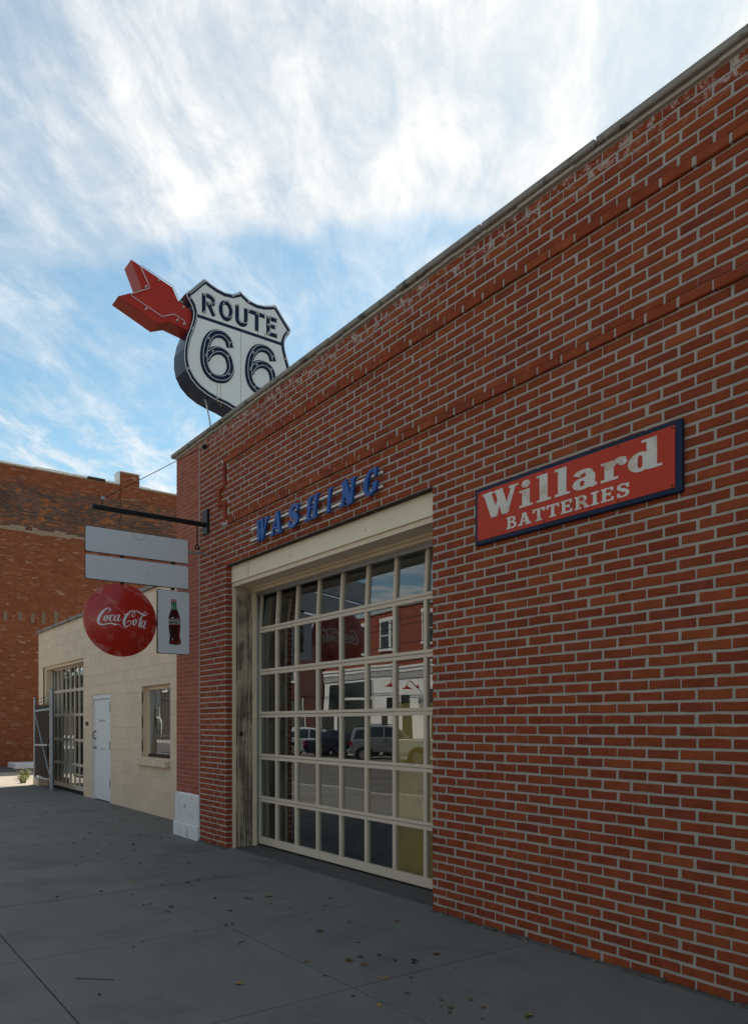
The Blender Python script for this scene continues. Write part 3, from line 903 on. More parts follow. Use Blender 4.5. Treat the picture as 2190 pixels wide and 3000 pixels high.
# glazed sectional door
DY = .43
gd = MB()
DX0, NCOL, PIT = -8.385 + .03, 8, .4525
DX1 = DX0 + NCOL * PIT - .02
ZS = [.03, .585, 1.10, 1.612, 2.13, 2.645, 3.135]
door = obj('roller_door', MB().box(DX0, DX1, DY + .05, DY + .052, .02, .03), M_STEEL, garage, label='cream glazed sectional garage door')
for r_ in range(6):
    z0, z1 = ZS[r_] + .003, ZS[r_ + 1] - .003
    tilt = .03 if r_ == 5 else 0.0

    def yz(z, z0=z0, z1=z1, tilt=tilt):
        return tilt * (z - z0) / (z1 - z0)

    def sbox(x0, x1, ya, yb, za, zb, m):
        b = len(m.v)
        m.box(x0, x1, ya, yb, za, zb)
        m.v[b:] = [(x, y + yz(z), z) for x, y, z in m.v[b:]]
    lo = .085 if r_ == 0 else .03
    hi = .034 if r_ < 5 else .05
    m_ = MB(); sbox(DX0, DX1, DY, DY + .045, z0, z0 + lo, m_)
    obj('rail', m_, M_DOORCREAM, door)
    m_ = MB(); sbox(DX0, DX1, DY, DY + .045, z1 - hi, z1, m_)
    obj('rail', m_, M_DOORCREAM, door)
    for c in range(NCOL + 1):
        xc = DX0 + c * PIT - (.0 if c else 0)
        hw = .021 if 0 < c < NCOL else .026
        xa, xb = (xc - hw, xc + hw)
        if c == 0: xa, xb = DX0, DX0 + .034
        if c == NCOL: xa, xb = DX1 - .04, DX1
        m_ = MB(); sbox(xa, xb, DY + .0015, DY + .043, z0 + lo - .0, z1 - hi + .0, m_)
        obj('stile' if c in (0, NCOL) else 'muntin', m_, M_DOORCREAM, door)
        if c < NCOL:
            x0_ = xb - .004; x1_ = DX0 + (c + 1) * PIT - .021 + .004
            m_ = MB(); sbox(x0_, x1_, DY + .022, DY + .026, z0 + lo - .004, z1 - hi + .004, m_)
            # each pane sits at a slightly different angle, so reflections break from pane to pane
            ta, tb = RND.uniform(-.0035, .0035), RND.uniform(-.0025, .0025)
            cx_, cz_ = (x0_ + x1_) / 2, (z0 + z1) / 2
            m_.v = [(x, y + ta * (x - cx_) + tb * (z - cz_), z) for x, y, z in m_.v]
            obj('pane', m_, M_GLASS, door)
# inside the garage
yb = MB(); yb.box(-6.02, -4.9, .72, 1.25, .0, 1.70, ch=.01)
yo = obj('yellow_cabinet', yb, M_YELLOW)
tag(yo, 'tall yellow cabinet standing just inside the glazed roller door', 'cabinet')
hd = obj('door_seam', MB().box(-5.47, -5.46, .712, .722, .06, 1.66), M_DARKIN, yo)
obj('handle', MB().box(-5.50, -5.485, .695, .722, .85, 1.0), M_STEEL, yo)

# ================================================================== BLOCK BUILDING
BY = .52
BX0, BX1, BZ = -20.04, -9.90, 3.72
block = thing('block_building', 'low cream painted concrete block building beside the brick garage', 'building')
openings = [(-19.58, -16.15, 0, 2.86), (-15.55, -14.40, 0, 2.07), (-12.72, -11.43, .94, 2.13)]
body = MB()


def wall_with_holes(mb, x0, x1, z0, z1, ya, yb_, holes):
    cuts = sorted({x0, x1, *[h[0] for h in holes], *[h[1] for h in holes]})
    for a, b in zip(cuts, cuts[1:]):
        mid = (a + b) / 2
        zsp = [(z0, z1)]
        for h in holes:
            if h[0] < mid < h[1]:
                n_ = []
                for q0, q1 in zsp:
                    if h[2] > q0: n_.append((q0, min(q1, h[2])))
                    if h[3] < q1: n_.append((max(q0, h[3]), q1))
                zsp = [q for q in n_ if q[1] - q[0] > .001]
        for q0, q1 in zsp: mb.box(a, b, ya, yb_, q0, q1)


wall_with_holes(body, BX0 + .004, BX1, -.05, BZ, BY + .004, BY + .2, [(a - .0, b + .0, c - .06 if c == 0 else c, d) for a, b, c, d in openings])
body.box(BX0 + .004, BX0 + .2, BY + .2, 12, -.05, BZ)
obj('joint_wall', body, M_BLOCKPAINT, block)
shellb = MB(); shellb.box(BX0 + .21, BX1, 11.8, 12, -.05, BZ - .3)
obj('back_wall', shellb, M_INWALL, block)
obj('roof', MB().box(BX0 + .02, BX1, BY + .21, 12, BZ - .3, BZ - .15), M_ROOF, block)
obj('floor', MB().box(BX0 + .02, BX1, BY + .21, 12, -.09, .004), M_DARKIN, block)
obj('room_divider', MB().box(-16.0, -15.9, BY + .21, 11.8, 0, BZ - .3), M_DARKIN, block)
obj('room_divider', MB().box(-15.9, BX1, 3.4, 3.5, 0, BZ - .3), M_DARKIN, block)
bvm = {}
blocks = []
BPH, BPL = .2042, .4085
for c in range(int(BZ / BPH) + 1):
    z0, z1 = c * BPH + .003, (c + 1) * BPH - .003
    z1 = min(z1, BZ)
    if z1 - z0 < .03: continue
    x = BX0 - (BPL / 2 if c % 2 else 0)
    while x < BX1:
        segs = [(max(x + .003, BX0), min(x + BPL - .003, BX1), z0, z1)]
        for (ha, hb, hc, hd_) in openings:
            n_ = []
            for a, b, q0, q1 in segs:
                if a >= hb or b <= ha or q0 >= hd_ or q1 <= hc: n_.append((a, b, q0, q1)); continue
                if a < ha - .02: n_.append((a, ha, q0, q1))
                if b > hb + .02: n_.append((hb, b, q0, q1))
                if q0 < hc - .02: n_.append((max(a, ha), min(b, hb), q0, hc))
                if q1 > hd_ + .02: n_.append((max(a, ha), min(b, hb), hd_, q1))
            segs = n_
        for a, b, q0, q1 in segs:
            if b - a > .02: blocks.append((a, b, q0, q1))
        x += BPL
blocks.sort(key=lambda q: -vis(((q[0] + q[1]) / 2, BY, (q[2] + q[3]) / 2)) * (q[1] - q[0]))
rest = MB()
for i, (a, b, q0, q1) in enumerate(blocks):
    key = (round(b - a, 3), round(q1 - q0, 3), i % 3)
    dy = RND.uniform(-.001, .001)
    if i < 300:
        if key not in bvm:
            m_ = MB(); m_.box(0, b - a, 0, .03, 0, q1 - q0, ch=.0035)
            bvm[key] = m_.mesh('block', M_BLOCKPAINT)
        o = link('block', bvm[key], block); o.location = (a, BY - .0015 + dy, q0)
    else:
        rest.box(a, b, BY - .0015 + dy, BY + .028, q0, q1, ch=.0035)
if rest.v:
    obj('block_courses', rest, M_BLOCKPAINT, block, kind='stuff')
x = BX0 - .06
while x < BX1:
    x2 = min(x + RND.uniform(.55, .65), BX1)
    obj('coping_slab', MB().box(x + .003, x2 - .003, BY - .05, BY + .3, BZ + .001, BZ + .062 + RND.uniform(-.004, .004), ch=.007), M_COPING, block)
    x = x2
# reveals
rv = MB()
for (a, b, q0, q1), dep in zip(openings, (.30, .10, .14)):
    rv.box(a - .05, a - .001, BY + .03, BY + dep + .1, q0, q1 + .05)
    rv.box(b + .001, b + .05, BY + .03, BY + dep + .1, q0, q1 + .05)
    rv.box(a, b, BY + .03, BY + dep + .1, q1 + .001, q1 + .06)
obj('reveal', rv, M_BLOCKPAINT, block)
# steel door
dr = obj('door', MB().box(-15.50, -14.45, BY + .035, BY + .08, .015, 1.98, ch=.004), M_WHITEPAINT, block, label='white flat steel door with welded scars')
obj('door_frame', MB().box(-15.55, -15.505, BY + .01, BY + .1, 0, 2.065).box(-14.445, -14.40, BY + .01, BY + .1, 0, 2.065).box(-15.505, -14.445, BY + .01, BY + .1, 1.985, 2.066), M_WHITEPAINT, dr)
for z in (.28, 1.0, 1.73):
    obj('hinge', MB().box(-14.475, -14.435, BY + .012, BY + .04, z, z + .17).tube([(-14.455, BY + .012, z), (-14.455, BY + .012, z + .17)], .011, 8), M_RUST, dr)
obj('pull_handle', MB().tube([(-15.40, BY + .035, 1.20), (-15.40, BY - .02, 1.215), (-15.40, BY - .035, 1.27), (-15.40, BY - .02, 1.335), (-15.40, BY + .035, 1.35)], .011, 8), M_BLACK, dr)
obj('knob', MB().lathe([(0, -.065), (.028, -.06), (.032, -.04), (.014, -.02), (.035, 0), (.035, .006)], (-15.41, BY + .035, 1.03), 'Y', 14), M_STEEL, dr)
obj('letter_slot', MB().box(-15.21, -14.86, BY + .026, BY + .036, 1.545, 1.575, ch=.004), M_STEEL, dr)
obj('letter_slot', MB().box(-15.15, -14.85, BY + .029, BY + .036, 1.0, 1.018, ch=.003), M_STEEL, dr)
# barred window
WX0, WX1, WZ0, WZ1 = openings[2]
wn = obj('window', MB().box(WX0, WX0 + .06, BY + .10, BY + .17, WZ0, WZ1).box(WX1 - .06, WX1, BY + .10, BY + .17, WZ0, WZ1).box(WX0 + .06, WX1 - .06, BY + .10, BY + .17, WZ1 - .06, WZ1 - .001), M_CREAM, block)
obj('rotten_frame', MB().box(WX0 + .061, WX1 - .061, BY + .09, BY + .175, WZ0 + .001, WZ0 + .05, ch=.006), M_RUST, wn)
obj('pane', MB().box(WX0 + .055, WX1 - .055, BY + .13, BY + .134, WZ0 + .04, WZ1 - .05), M_GLASS, wn)
for i in range(9):
    x = WX0 + .16 + i * (WX1 - WX0 - .3) / 8
    obj('bar', MB().tube([(x, BY + .19, WZ0 + .03), (x, BY + .19, WZ1 - .05)], .009, 6), M_STEEL, wn)
for z in (1.28, 1.9):
    obj('cross_bar', MB().box(WX0 + .06, WX1 - .06, BY + .196, BY + .206, z, z + .03), M_STEEL, wn)
M_FILM = pm('torn_film', (.36, .40, .43), .6, .25, 9, .3, 60)
for side in (0, 1):
    r = random.Random(5 + side); pts = []
    if side == 0:
        pts = [(0, 1.0), (.36, 1.0), (.40, .86), (.33, .66), (.30, .80), (.23, .70), (.17, .78), (.10, .62), (.07, .30), (.03, .08), (0, .0)]
    else:
        pts = [(1, 1.0), (.72, 1.0), (.70, .86), (.78, .62), (.84, .70), (.88, .40), (.92, .26), (.88, .12), (.95, .02), (1, 0)]
    q = []
    for i, p in enumerate(pts):
        q.append(p)
        if 1 < i < len(pts) - 1:
            n_ = pts[i + 1]
            for t in (.33, .66): q.append((p[0] + (n_[0] - p[0]) * t + r.uniform(-.02, .02), p[1] + (n_[1] - p[1]) * t + r.uniform(-.02, .02)))
    ww, hh = WX1 - WX0 - .12, WZ1 - WZ0 - .12
    obj('torn_film', MB().prism([(WX0 + .06 + a * ww, WZ0 + .05 + b * hh) for a, b in q], lambda a, b, d: (a, d, b), BY + .138, BY + .140), M_FILM, wn)
for i in range(7):
    a = WX0 - .14 + i * (WX1 - WX0 + .14) / 7
    b = a + (WX1 - WX0 + .14) / 7 - .006
    m_ = MB(); m_.box(a, b, BY - .085, BY + .13, WZ0 - .115, WZ0 - .012, ch=.006)
    m_.v = [(x, y, z - (.02 if y < BY else 0)) for x, y, z in m_.v]
    obj('sill_brick', m_, M_BLOCKPAINT, wn)
# glazed roller door of the block building
GX0, GX1, GZ1 = openings[0][0], openings[0][1], openings[0][3]
GY = BY + .22
gdo = obj('roller_door', MB().box(GX0, GX1, GY + .05, GY + .053, .01, .02), M_STEEL, block, label='cream glazed roller door behind the wire gate')
zs = [.02, .58, 1.13, 1.70, 2.26, 2.80]
npn = 9
pw = (GX1 - GX0 - .2) / npn
gx0 = GX0 + .1
for r_ in range(5):
    obj('rail', MB().box(gx0, GX1 - .1, GY, GY + .04, zs[r_] + .002, zs[r_] + (.10 if r_ == 0 else .03)).box(gx0, GX1 - .1, GY, GY + .04, zs[r_ + 1] - .03, zs[r_ + 1] - .002), M_DOORCREAM, gdo)
    for c in range(npn + 1):
        xc = gx0 + c * pw; hw = .018 if 0 < c < npn else .03
        za, zb = zs[r_] + (.10 if r_ == 0 else .03), zs[r_ + 1] - .03
        obj('muntin', MB().box(max(xc - hw, gx0), min(xc + hw, GX1 - .1), GY + .002, GY + .038, za, zb), M_DOORCREAM, gdo)
        if c < npn:
            m_ = MB().box(xc + hw - .004, xc + pw - .014, GY + .02, GY + .024, za - .004, zb + .004)
            obj('pane', m_, M_GLASS, gdo)
obj('door_casing', MB().box(GX0, GX0 + .10, BY + .05, GY + .06, 0, GZ1).box(GX1 - .10, GX1, BY + .05, GY + .06, 0, GZ1).box(GX0 + .1, GX1 - .1, BY + .05, GY + .06, 2.802, GZ1 - .001), M_CREAM, gdo)
obj('guide_rail', MB().box(gx0 - .001, gx0 + .035, GY - .03, GY - .004, 0, 2.79), M_STEEL, gdo)
# small things on that wall
npl = obj('number_plate', MB().box(-15.99, -15.81, BY - .012, BY + .002, 1.46, 1.54, ch=.003), M_BROWNPLATE)
tag(npl, 'small dark brown plate on the block wall beside the white door', 'plate')
bg_ = obj('foot_block', MB().box(-20.1, -19.55, BY - .12, BY + .1, -.02, .16, ch=.01), M_BLOCKPAINT, block)

# ================================================================== WIRE GATE
gate = thing('wire_gate', 'grey tubular chain link gate with dark brown privacy slats and barbed wire', 'gate')
GYY = .30
gx1, gx2 = -19.42, -17.93
fr = MB()
fr.tube([(gx1, GYY, .2), (gx1, GYY, 2.13)], .035, 10)
obj('frame_post', fr, M_STEEL, gate)
obj('frame_post', MB().tube([(gx2, GYY, .2), (gx2, GYY, 1.9)], .028, 10), M_STEEL, gate)
for z in (.21, .99, 1.80):
    obj('frame_rail', MB().tube([(gx1, GYY, z), (gx2, GYY, z + .03)], .026, 10), M_STEEL, gate)
obj('brace', MB().tube([(gx1 + .03, GYY, 1.72), (gx2 - .03, GYY, .28)], .014, 8), M_STEEL, gate)
obj('hinge_post', MB().tube([(gx2 + .09, GYY, -.02), (gx2 + .09, GYY, 2.27)], .045, 12).lathe([(.045, 0), (.05, .02), (.0, .05)], (gx2 + .09, GYY, 2.26), 'Z', 12), M_STEEL, gate)
for z in (.3, 1.0, 1.7):
    obj('hinge', MB().tube([(gx2, GYY, z), (gx2 + .09, GYY, z)], .02, 8).lathe([(.055, -.03), (.058, .03)], (gx2 + .09, GYY, z), 'Z', 12), M_STEEL, gate)
ns = 26
for i in range(ns):
    a = gx1 + .04 + i * (gx2 - gx1 - .08) / ns
    obj('privacy_slat', MB().box(a, a + (gx2 - gx1 - .08) / ns - .006, GYY + .004, GYY + .010, .27, 1.93 + RND.uniform(-.03, .02)), M_TARP, gate)
wm = MB()
for sgn in (1, -1):
    x = gx1 - 1.6
    while x < gx2 + 1.6:
        p0, p1 = [x, .24], [x + sgn * 1.6, 1.84]
        t0, t1 = 0.0, 1.0
        for lo, hi, s_ in ((gx1 + .03, gx2 - .03, sgn * 1.6),):
            ta, tb = (lo - x) / s_, (hi - x) / s_
            if ta > tb: ta, tb = tb, ta
            t0, t1 = max(t0, ta), min(t1, tb)
        if t1 - t0 > .02:
            wm.tube([(x + sgn * 1.6 * t0, GYY - .006 * sgn, .24 + 1.6 * t0), (x + sgn * 1.6 * t1, GYY - .006 * sgn, .24 + 1.6 * t1)], .0016, 4, False)
        x += .085
obj('wire_mesh', wm, pm('old_wire', (.10, .095, .09), .7, .2), gate, kind='stuff')
for z in (1.93, 2.0, 2.08):
    pts = [(gx1 + (gx2 + .09 - gx1) * t, GYY, z + .12 * t - .05 * math.sin(math.pi * t)) for t in np.linspace(0, 1, 12)]
    bw = MB().tube(pts, .004, 5)
    for t in np.linspace(.06, .94, 12):
        p = Vector((gx1 + (gx2 + .09 - gx1) * t, GYY, z + .12 * t - .05 * math.sin(math.pi * t)))
        bw.tube([p + Vector((0, -.02, -.02)), p + Vector((0, .02, .02))], .003, 4)
    obj('barbed_wire', bw, M_RUST, gate)
obj('chain', MB().tube([(gx2 - .12, GYY - .03, 1.06), (gx2 - .02, GYY - .05, 1.12), (gx2 + .05, GYY - .06, 1.16)], .014, 6).tube([(gx2 - .13, GYY - .03, 1.05), (gx2 - .10, GYY - .04, .74)], .016, 6), M_BLACK, gate)
obj('latch', MB().box(gx1 - .06, gx1 - .02, GYY - .03, GYY + .03, 1.35, 1.44, ch=.005), M_STEEL, gate)

# ================================================================== TALL BRICK BUILDING ACROSS THE LOT
tall = thing('tall_brick_building', 'tall old brick side wall with patched dark upper courses and flat parapet', 'building')
TX = -28.5
tz = 10.45
obj('wall', MB().box(-50, TX - .006, -.6, 40, -.1, tz), M_FARMORTAR, tall)
items = []
rest = MB()
c = 0
TP = .0672
ty0, ty1 = -.6, 11.0
while (c + 1) * TP < tz:
    z = (c + .5) * TP
    y = ty0 - (.1 if c % 2 else 0)
    hdr = c % 6 == 5
    while y < ty1:
        L = (.098 if hdr else .2) + RND.uniform(-.004, .004)
        a, b = max(y, ty0), min(y + L - .011, ty1)
        if b - a > .02:
            e = .006 + RND.uniform(-.003, .004)
            hh = .0275 + RND.uniform(-.0015, .0015)
            k = len(rest.v)
            rest.v += [(TX - .02, a, z - hh), (TX - .02, b, z - hh), (TX - .02, b, z + hh), (TX - .02, a, z + hh), (TX + e - .006, a, z - hh), (TX + e - .006, b, z - hh), (TX + e - .006, b, z + hh), (TX + e - .006, a, z + hh)]
            rest.f += [tuple(k + i for i in q) for q in ((4, 5, 6, 7), (0, 1, 5, 4), (1, 2, 6, 5), (2, 3, 7, 6), (3, 0, 4, 7))]
        y += L
    c += 1
obj('brick_courses', rest, M_FARBRICK, tall, kind='stuff')
# flashing scar of a demolished roof
sc_ = MB(); y = -.6
while y < 4.6:
    y2 = y + RND.uniform(.12, .3)
    sc_.box(TX - .01, TX + .016, y, y2, 8.20 - RND.uniform(0, .07), 8.25 + RND.uniform(0, .14))
    y = y2
obj('mortar_scar', sc_, pm('scar_mortar', (.30, .22, .15), .95, .25, 6, .5, 40), tall)
for i in range(7):
    y = 1.3 + i * .42 + RND.uniform(-.05, .05)
    obj('beam_pocket', MB().box(TX - .01, TX + .012, y, y + .11, 5.05 + RND.uniform(-.03, .03), 5.42 + RND.uniform(-.06, .06), ch=.004), pm('pocket_mortar', (.20, .16, .11), .95, .3, 9, .5, 40) if i == 0 else MATS['pocket_mortar'], tall)
# flue pilaster with its cap
obj('flue', MB().box(TX - .3, TX + .05, 5.29, 5.99, 9.9, 10.93, ch=.01), M_FARMORTAR, tall)
fb = MB(); c = 0
while 9.95 + (c + 1) * TP < 10.93:
    z = 9.95 + (c + .5) * TP; y = 5.28 - (.1 if c % 2 else 0)
    while y < 6.0:
        a, b = max(y, 5.28), min(y + .19, 6.0)
        if b - a > .02: fb.box(TX + .03, TX + .056, a, b, z - .028, z + .028)
        y += .2
    c += 1
obj('flue_bricks', fb, M_FARBRICK, tall, kind='stuff')
obj('flue_cap', MB().box(TX - .34, TX + .07, 5.24, 6.03, 10.931, 10.985, ch=.02), M_WHITEPAINT, tall)
fs = MB().box(TX - .33, TX + .03, 5.16, 5.279, 10.46, 10.95, ch=.02)
obj('flue_flashing', fs, M_WHITEPAINT, tall)
y = -.7
while y < 11:
    if 5.1 < y < 6.05: y = 6.05
    y2 = y + RND.uniform(.35, .7)
    if y < 5.16 < y2: y2 = 5.16
    obj('parapet_cap', MB().box(TX - .4, TX + .05 + RND.uniform(-.015, .015), y, y2 - .004, tz + .001, tz + .085 + RND.uniform(-.025, .025), ch=.018), M_RUST if RND.random() < .14 else M_WHITEPAINT, tall)
    y = y2
obj('crack', MB().tube([(TX + .002, 5.28 + .03 * math.sin(i * 1.7), 10.4 - i * .13) for i in range(17)], .013, 5), M_RUST, tall)
cs = obj('concrete_step', MB().box(-27.9, -26.7, 1.3, 2.2, .02, .20, ch=.02), M_WHITEPAINT)
tag(cs, 'pale concrete step lying at the foot of the tall brick wall', 'step')

# weeds at the edge of the lot
weeds = [(-22.6, .75, .30, 46), (-21.9, .55, .22, 26), (-20.7, .30, .2, 22), (-23.3, .9, .18, 18)]
lab = ['largest green weed tuft growing in the sunlit lot', 'small green weed tuft between the lot tuft and the gate', 'small green weed tuft at the foot of the block corner', 'smallest green weed tuft far out in the lot']
for (x, y, s_, n_), lb in zip(weeds, lab):
    m_ = MB(); r = random.Random(int(x * 10))
    for i in range(n_):
        a = r.uniform(0, 6.28); l = s_ * r.uniform(.4, 1); lean = r.uniform(.15, .9)
        bx, by = x + r.uniform(-s_ * .5, s_ * .5), y + r.uniform(-s_ * .4, s_ * .4)
        px_, py_ = -math.sin(a) * .012, math.cos(a) * .012
        p0 = Vector((bx, by, -.02)); p1 = Vector((bx + math.cos(a) * l * lean * .4, by + math.sin(a) * l * lean * .4, l * .6)); p2 = Vector((bx + math.cos(a) * l * lean, by + math.sin(a) * l * lean, l * .85))
        w_ = Vector((px_, py_, 0))
        m_.quad(p0 - w_, p0 + w_, p1 + w_, p1 - w_); m_.quad(p1 - w_, p1 + w_, p2)
        for q in (p1, p2):
            d_ = Vector((r.uniform(-1, 1), r.uniform(-1, 1), r.uniform(-.3, .6))).normalized() * .05
            e_ = d_.cross(Vector((0, 0, 1))) * .5
            m_.quad(q, q + d_ * .5 + e_, q + d_, q + d_ * .5 - e_)
    tag(obj('weed', m_, M_WEED), lb, 'weed', 'weeds on the lot')

# ================================================================== SIGNS
def R(x0, y0, sc):                      # photo crop -> photo pixel
    return lambda a, b: (x0 + a * sc, y0 + b * sc)


r1 = R(0, 1300, .3632); r3 = R(300, 720, .3632); rz = R(230, 1500, .2058); rw = R(720, 1340, .3511); rb = R(1350, 1180, .4237)
HX = -8.9
yzf = lambda X: (lambda a, b, d: (X + d, a, b))

# --- bracket
br = thing('sign_bracket', 'black steel sign bracket with wall plate and steel guy wire on the brick corner', 'bracket')
obj('wall_plate', MB().box(HX - .08, HX + .08, -.03, .006, 3.87, 4.18, ch=.006), M_BLACK, br)
obj('arm', MB().box(HX - .026, HX + .026, -1.405, -.028, 3.965, 4.018, ch=.008), M_BLACK, br)
eye = Vector((HX, -.045, 4.962))
gw = obj('guy_wire', MB().tube([(HX, -1.30, 4.012), (HX, -1.285, 4.095)], .006, 6).tube([(HX, -1.285, 4.095), tuple(eye)], .0045, 6).tube([(HX, -1.30, 4.10), (HX, -1.34, 4.15), (HX, -1.30, 4.19)], .0035, 5), M_BLACK, br)
obj('clamp', MB().box(HX - .012, HX + .012, -1.30, -1.26, 4.085, 4.125, ch=.004), M_STEEL, br)
ringp = [(HX + .03 * math.cos(a) , -.03, 4.97 + .03 * math.sin(a)) for a in np.linspace(0, 6.283, 14)]
obj('eye_bolt', MB().tube(ringp, .009, 6).tube([(HX, .01, 4.97), (HX, -.06, 4.965)], .012, 6), M_BLACK, br)
ch = MB(); z = 3.965
k = 0
while z > 3.72:
    rr = [(HX + (.012 * math.cos(a) if k % 2 else 0), -.126 + (0 if k % 2 else .012 * math.cos(a)), z - .017 + .021 * math.sin(a)) for a in np.linspace(0, 6.283, 9)]
    ch.tube(rr, .0035, 5); z -= .030; k += 1
obj('chain', ch, M_BLACK, br)
obj('shackle', MB().tube([(HX, -.126 + .024 * math.cos(a), 3.695 + .032 * math.sin(a)) for a in np.linspace(-.6, 3.75, 12)], .008, 6).tube([(HX, -.155, 3.675), (HX, -.097, 3.675)], .009, 6), M_BLACK, br)

# --- hanging sign
hs = thing('hanging_sign', 'hanging enamel sign of two blank white boards, a red button and a bottle panel', 'sign')


def enamel_board(name, y0, y1, z0, z1, mat=M_ENAMEL, rad=.018):
    pts = []
    for cy, cz, a0 in ((y1 - rad, z1 - rad, 0), (y0 + rad, z1 - rad, 90), (y0 + rad, z0 + rad, 180), (y1 - rad, z0 + rad, 270)):
        pts += [(cy + rad * math.cos(math.radians(a0 + t)), cz + rad * math.sin(math.radians(a0 + t))) for t in (0, 30, 60, 90)]
    o = obj(name, MB().prism(pts, yzf(HX), -.016, .016), M_RUST, hs)
    r = random.Random(int(y0 * 100 + z0 * 10)); c = ((y0 + y1) / 2, (z0 + z1) / 2)
    sh_ = [(p[0] - math.copysign(.004 + max(0, r.gauss(0, .0022)), p[0] - c[0]), p[1] - math.copysign(.004 + max(0, r.gauss(0, .0022)), p[1] - c[1])) for p in pts]
    obj('enamel_face', MB().prism(sh_, yzf(HX), .0155, .020), mat, o)
    obj('enamel_face', MB().prism(sh_, yzf(HX), -.020, -.0155), mat, o)
    return o


b1 = enamel_board('blank_board', -1.484, -.248, 3.467, 3.762)
b2 = enamel_board('blank_board', -1.484, -.246, 3.155, 3.441)
# hairline crack in the upper board's enamel
crk = [rz(a, b) for a, b in [(768, 300), (790, 345), (830, 385), (888, 408), (915, 380), (935, 370), (952, 330)]]
obj('enamel_crack', MB().tube([tuple(wx(*p, HX + .0205)) for p in crk], .0016, 4), M_RUST, b1)
for y in (-1.065, -.445):
    obj('spacer', MB().box(HX - .012, HX + .012, y - .02, y + .02, 3.13, 3.60), M_BLACK, hs)
obj('wall_strap', MB().box(HX - .006, HX + .006, -.30, .004, 3.608, 3.638), M_STEEL, hs)
obj('link_strap', MB().box(HX - .008, HX + .008, -.70, -.62, 2.685, 2.72), M_BLACK, hs)

DC = (HX, -1.075, 2.712); DRAD, DBUL = .422, .080


def disc_x(y, z):
    rr = min(1.0, math.hypot(y - DC[1], z - DC[2]) / DRAD)
    return DBUL * (1 - rr ** 2.3)


prof = [(DRAD * (1 - t) if t < 1 else 0, 0) for t in ()]
rs = [0.0001] + [DRAD * i / 16 for i in range(1, 17)]
prof = [(r, DBUL * (1 - (r / DRAD) ** 2.3) + .006) for r in rs]
prof += [(DRAD + .006, .004), (DRAD + .006, -.004)] + [(r, -DBUL * (1 - (r / DRAD) ** 2.3) - .006) for r in rs[::-1]]
disc = obj('button_disc', MB().lathe(prof, DC, 'X', 56), M_DISC, hs, smooth=True, label='domed round red button sign with faded patches and white script')

# script lettering traced as pen strokes: (x, y, width) in the photo crop
W0 = 1.0
pen = [
    [(446, 1412, 6), (452, 1386, 10), (428, 1369, 13), (385, 1382, 18), (335, 1432, 30), (298, 1495, 36), (285, 1555, 34), (306, 1592, 26), (350, 1602, 17), (410, 1592, 10), (465, 1583, 8), (520, 1600, 12)],
    [(350, 1602, 12), (420, 1590, 16), (480, 1590, 20), (515, 1606, 22), (545, 1598, 10), (578, 1613, 6), (602, 1632, 2)],
    [(446, 1410, 8), (432, 1405, 10), (426, 1418, 6)],
    [(398, 1472, 9), (372, 1500, 24), (366, 1535, 20), (382, 1550, 10), (402, 1530, 15), (412, 1495, 19), (400, 1472, 9)],
    [(412, 1480, 5), (440, 1478, 5), (462, 1468, 5)],
    [(496, 1490, 13), (486, 1470, 10), (462, 1480, 15), (442, 1516, 24), (446, 1550, 14), (470, 1548, 8), (500, 1520, 5)],
    [(560, 1484, 8), (536, 1474, 10), (510, 1506, 22), (508, 1546, 16), (530, 1548, 8), (556, 1510, 6)],
    [(580, 1462, 15), (562, 1510, 20), (552, 1545, 17), (572, 1556, 8), (606, 1520, 5)],
    [(642, 1458, 16), (668, 1472, 16)],
    [(800, 1442, 6), (796, 1412, 9), (756, 1408, 13), (704, 1442, 22), (660, 1505, 34), (640, 1570, 36), (652, 1618, 24), (690, 1630, 13), (730, 1602, 8), (746, 1566, 7), (730, 1546, 8), (700, 1560, 12), (680, 1590, 4)],
    [(800, 1440, 6), (792, 1480, 8), (768, 1496, 9), (756, 1470, 8), (776, 1428, 9), (822, 1412, 13), (872, 1434, 22), (918, 1466, 24), (958, 1468, 14), (994, 1440, 6)],
    [(800, 1532, 9), (776, 1562, 24), (772, 1600, 20), (790, 1614, 10), (812, 1588, 15), (820, 1552, 19), (804, 1532, 9)],
    [(820, 1542, 5), (850, 1530, 5), (880, 1500, 6)],
    [(974, 1428, 7), (948, 1426, 9), (912, 1475, 15), (880, 1545, 22), (858, 1612, 22), (866, 1636, 13), (888, 1622, 5)],
    [(942, 1562, 8), (920, 1552, 10), (894, 1588, 22), (890, 1632, 16), (908, 1640, 8), (938, 1596, 6)],
    [(966, 1542, 15), (946, 1596, 20), (932, 1642, 17), (948, 1660, 9), (964, 1642, 5)],
]


def trace(pen_, X, k=5):
    polys = []
    for s in pen_:
        pts = []
        for a, b, wd in s:
            p = wx(*rz(a, b), X); q = wx(*rz(a + wd * .5, b), X)
            pts.append((p.y, p.z, abs(q.y - p.y) * 2))
        polys += stroke(pts, 1.0, k=k)
    return polys


tx = HX + DBUL * .82
U = union(trace(pen, tx))
obj('script_lettering', solid2d(U, lambda a, b, d: (HX + .006 + disc_x(a, b) + d, a, b), .0005, .0035), M_LETTER, disc)
# the far side of the button carries the same script
obj('script_lettering', solid2d(U, lambda a, b, d: (HX - .006 - disc_x(2 * DC[1] - a, b) - d, 2 * DC[1] - a, b), .0005, .0035), M_LETTER, disc)
obj('small_print', MB().tube([tuple(Vector((HX + .008 + disc_x(wx(*rz(a, b), tx).y, wx(*rz(a, b), tx).z), wx(*rz(a, b), tx).y, wx(*rz(a, b), tx).z))) for a, b in ((600, 1646), (640, 1650), (686, 1656))], .0016, 4), M_LETTER, disc)

bp = enamel_board('bottle_panel', -.640, -.236, 2.350, 3.122)
bp['label'] = 'white bottle panel with a printed glass bottle'


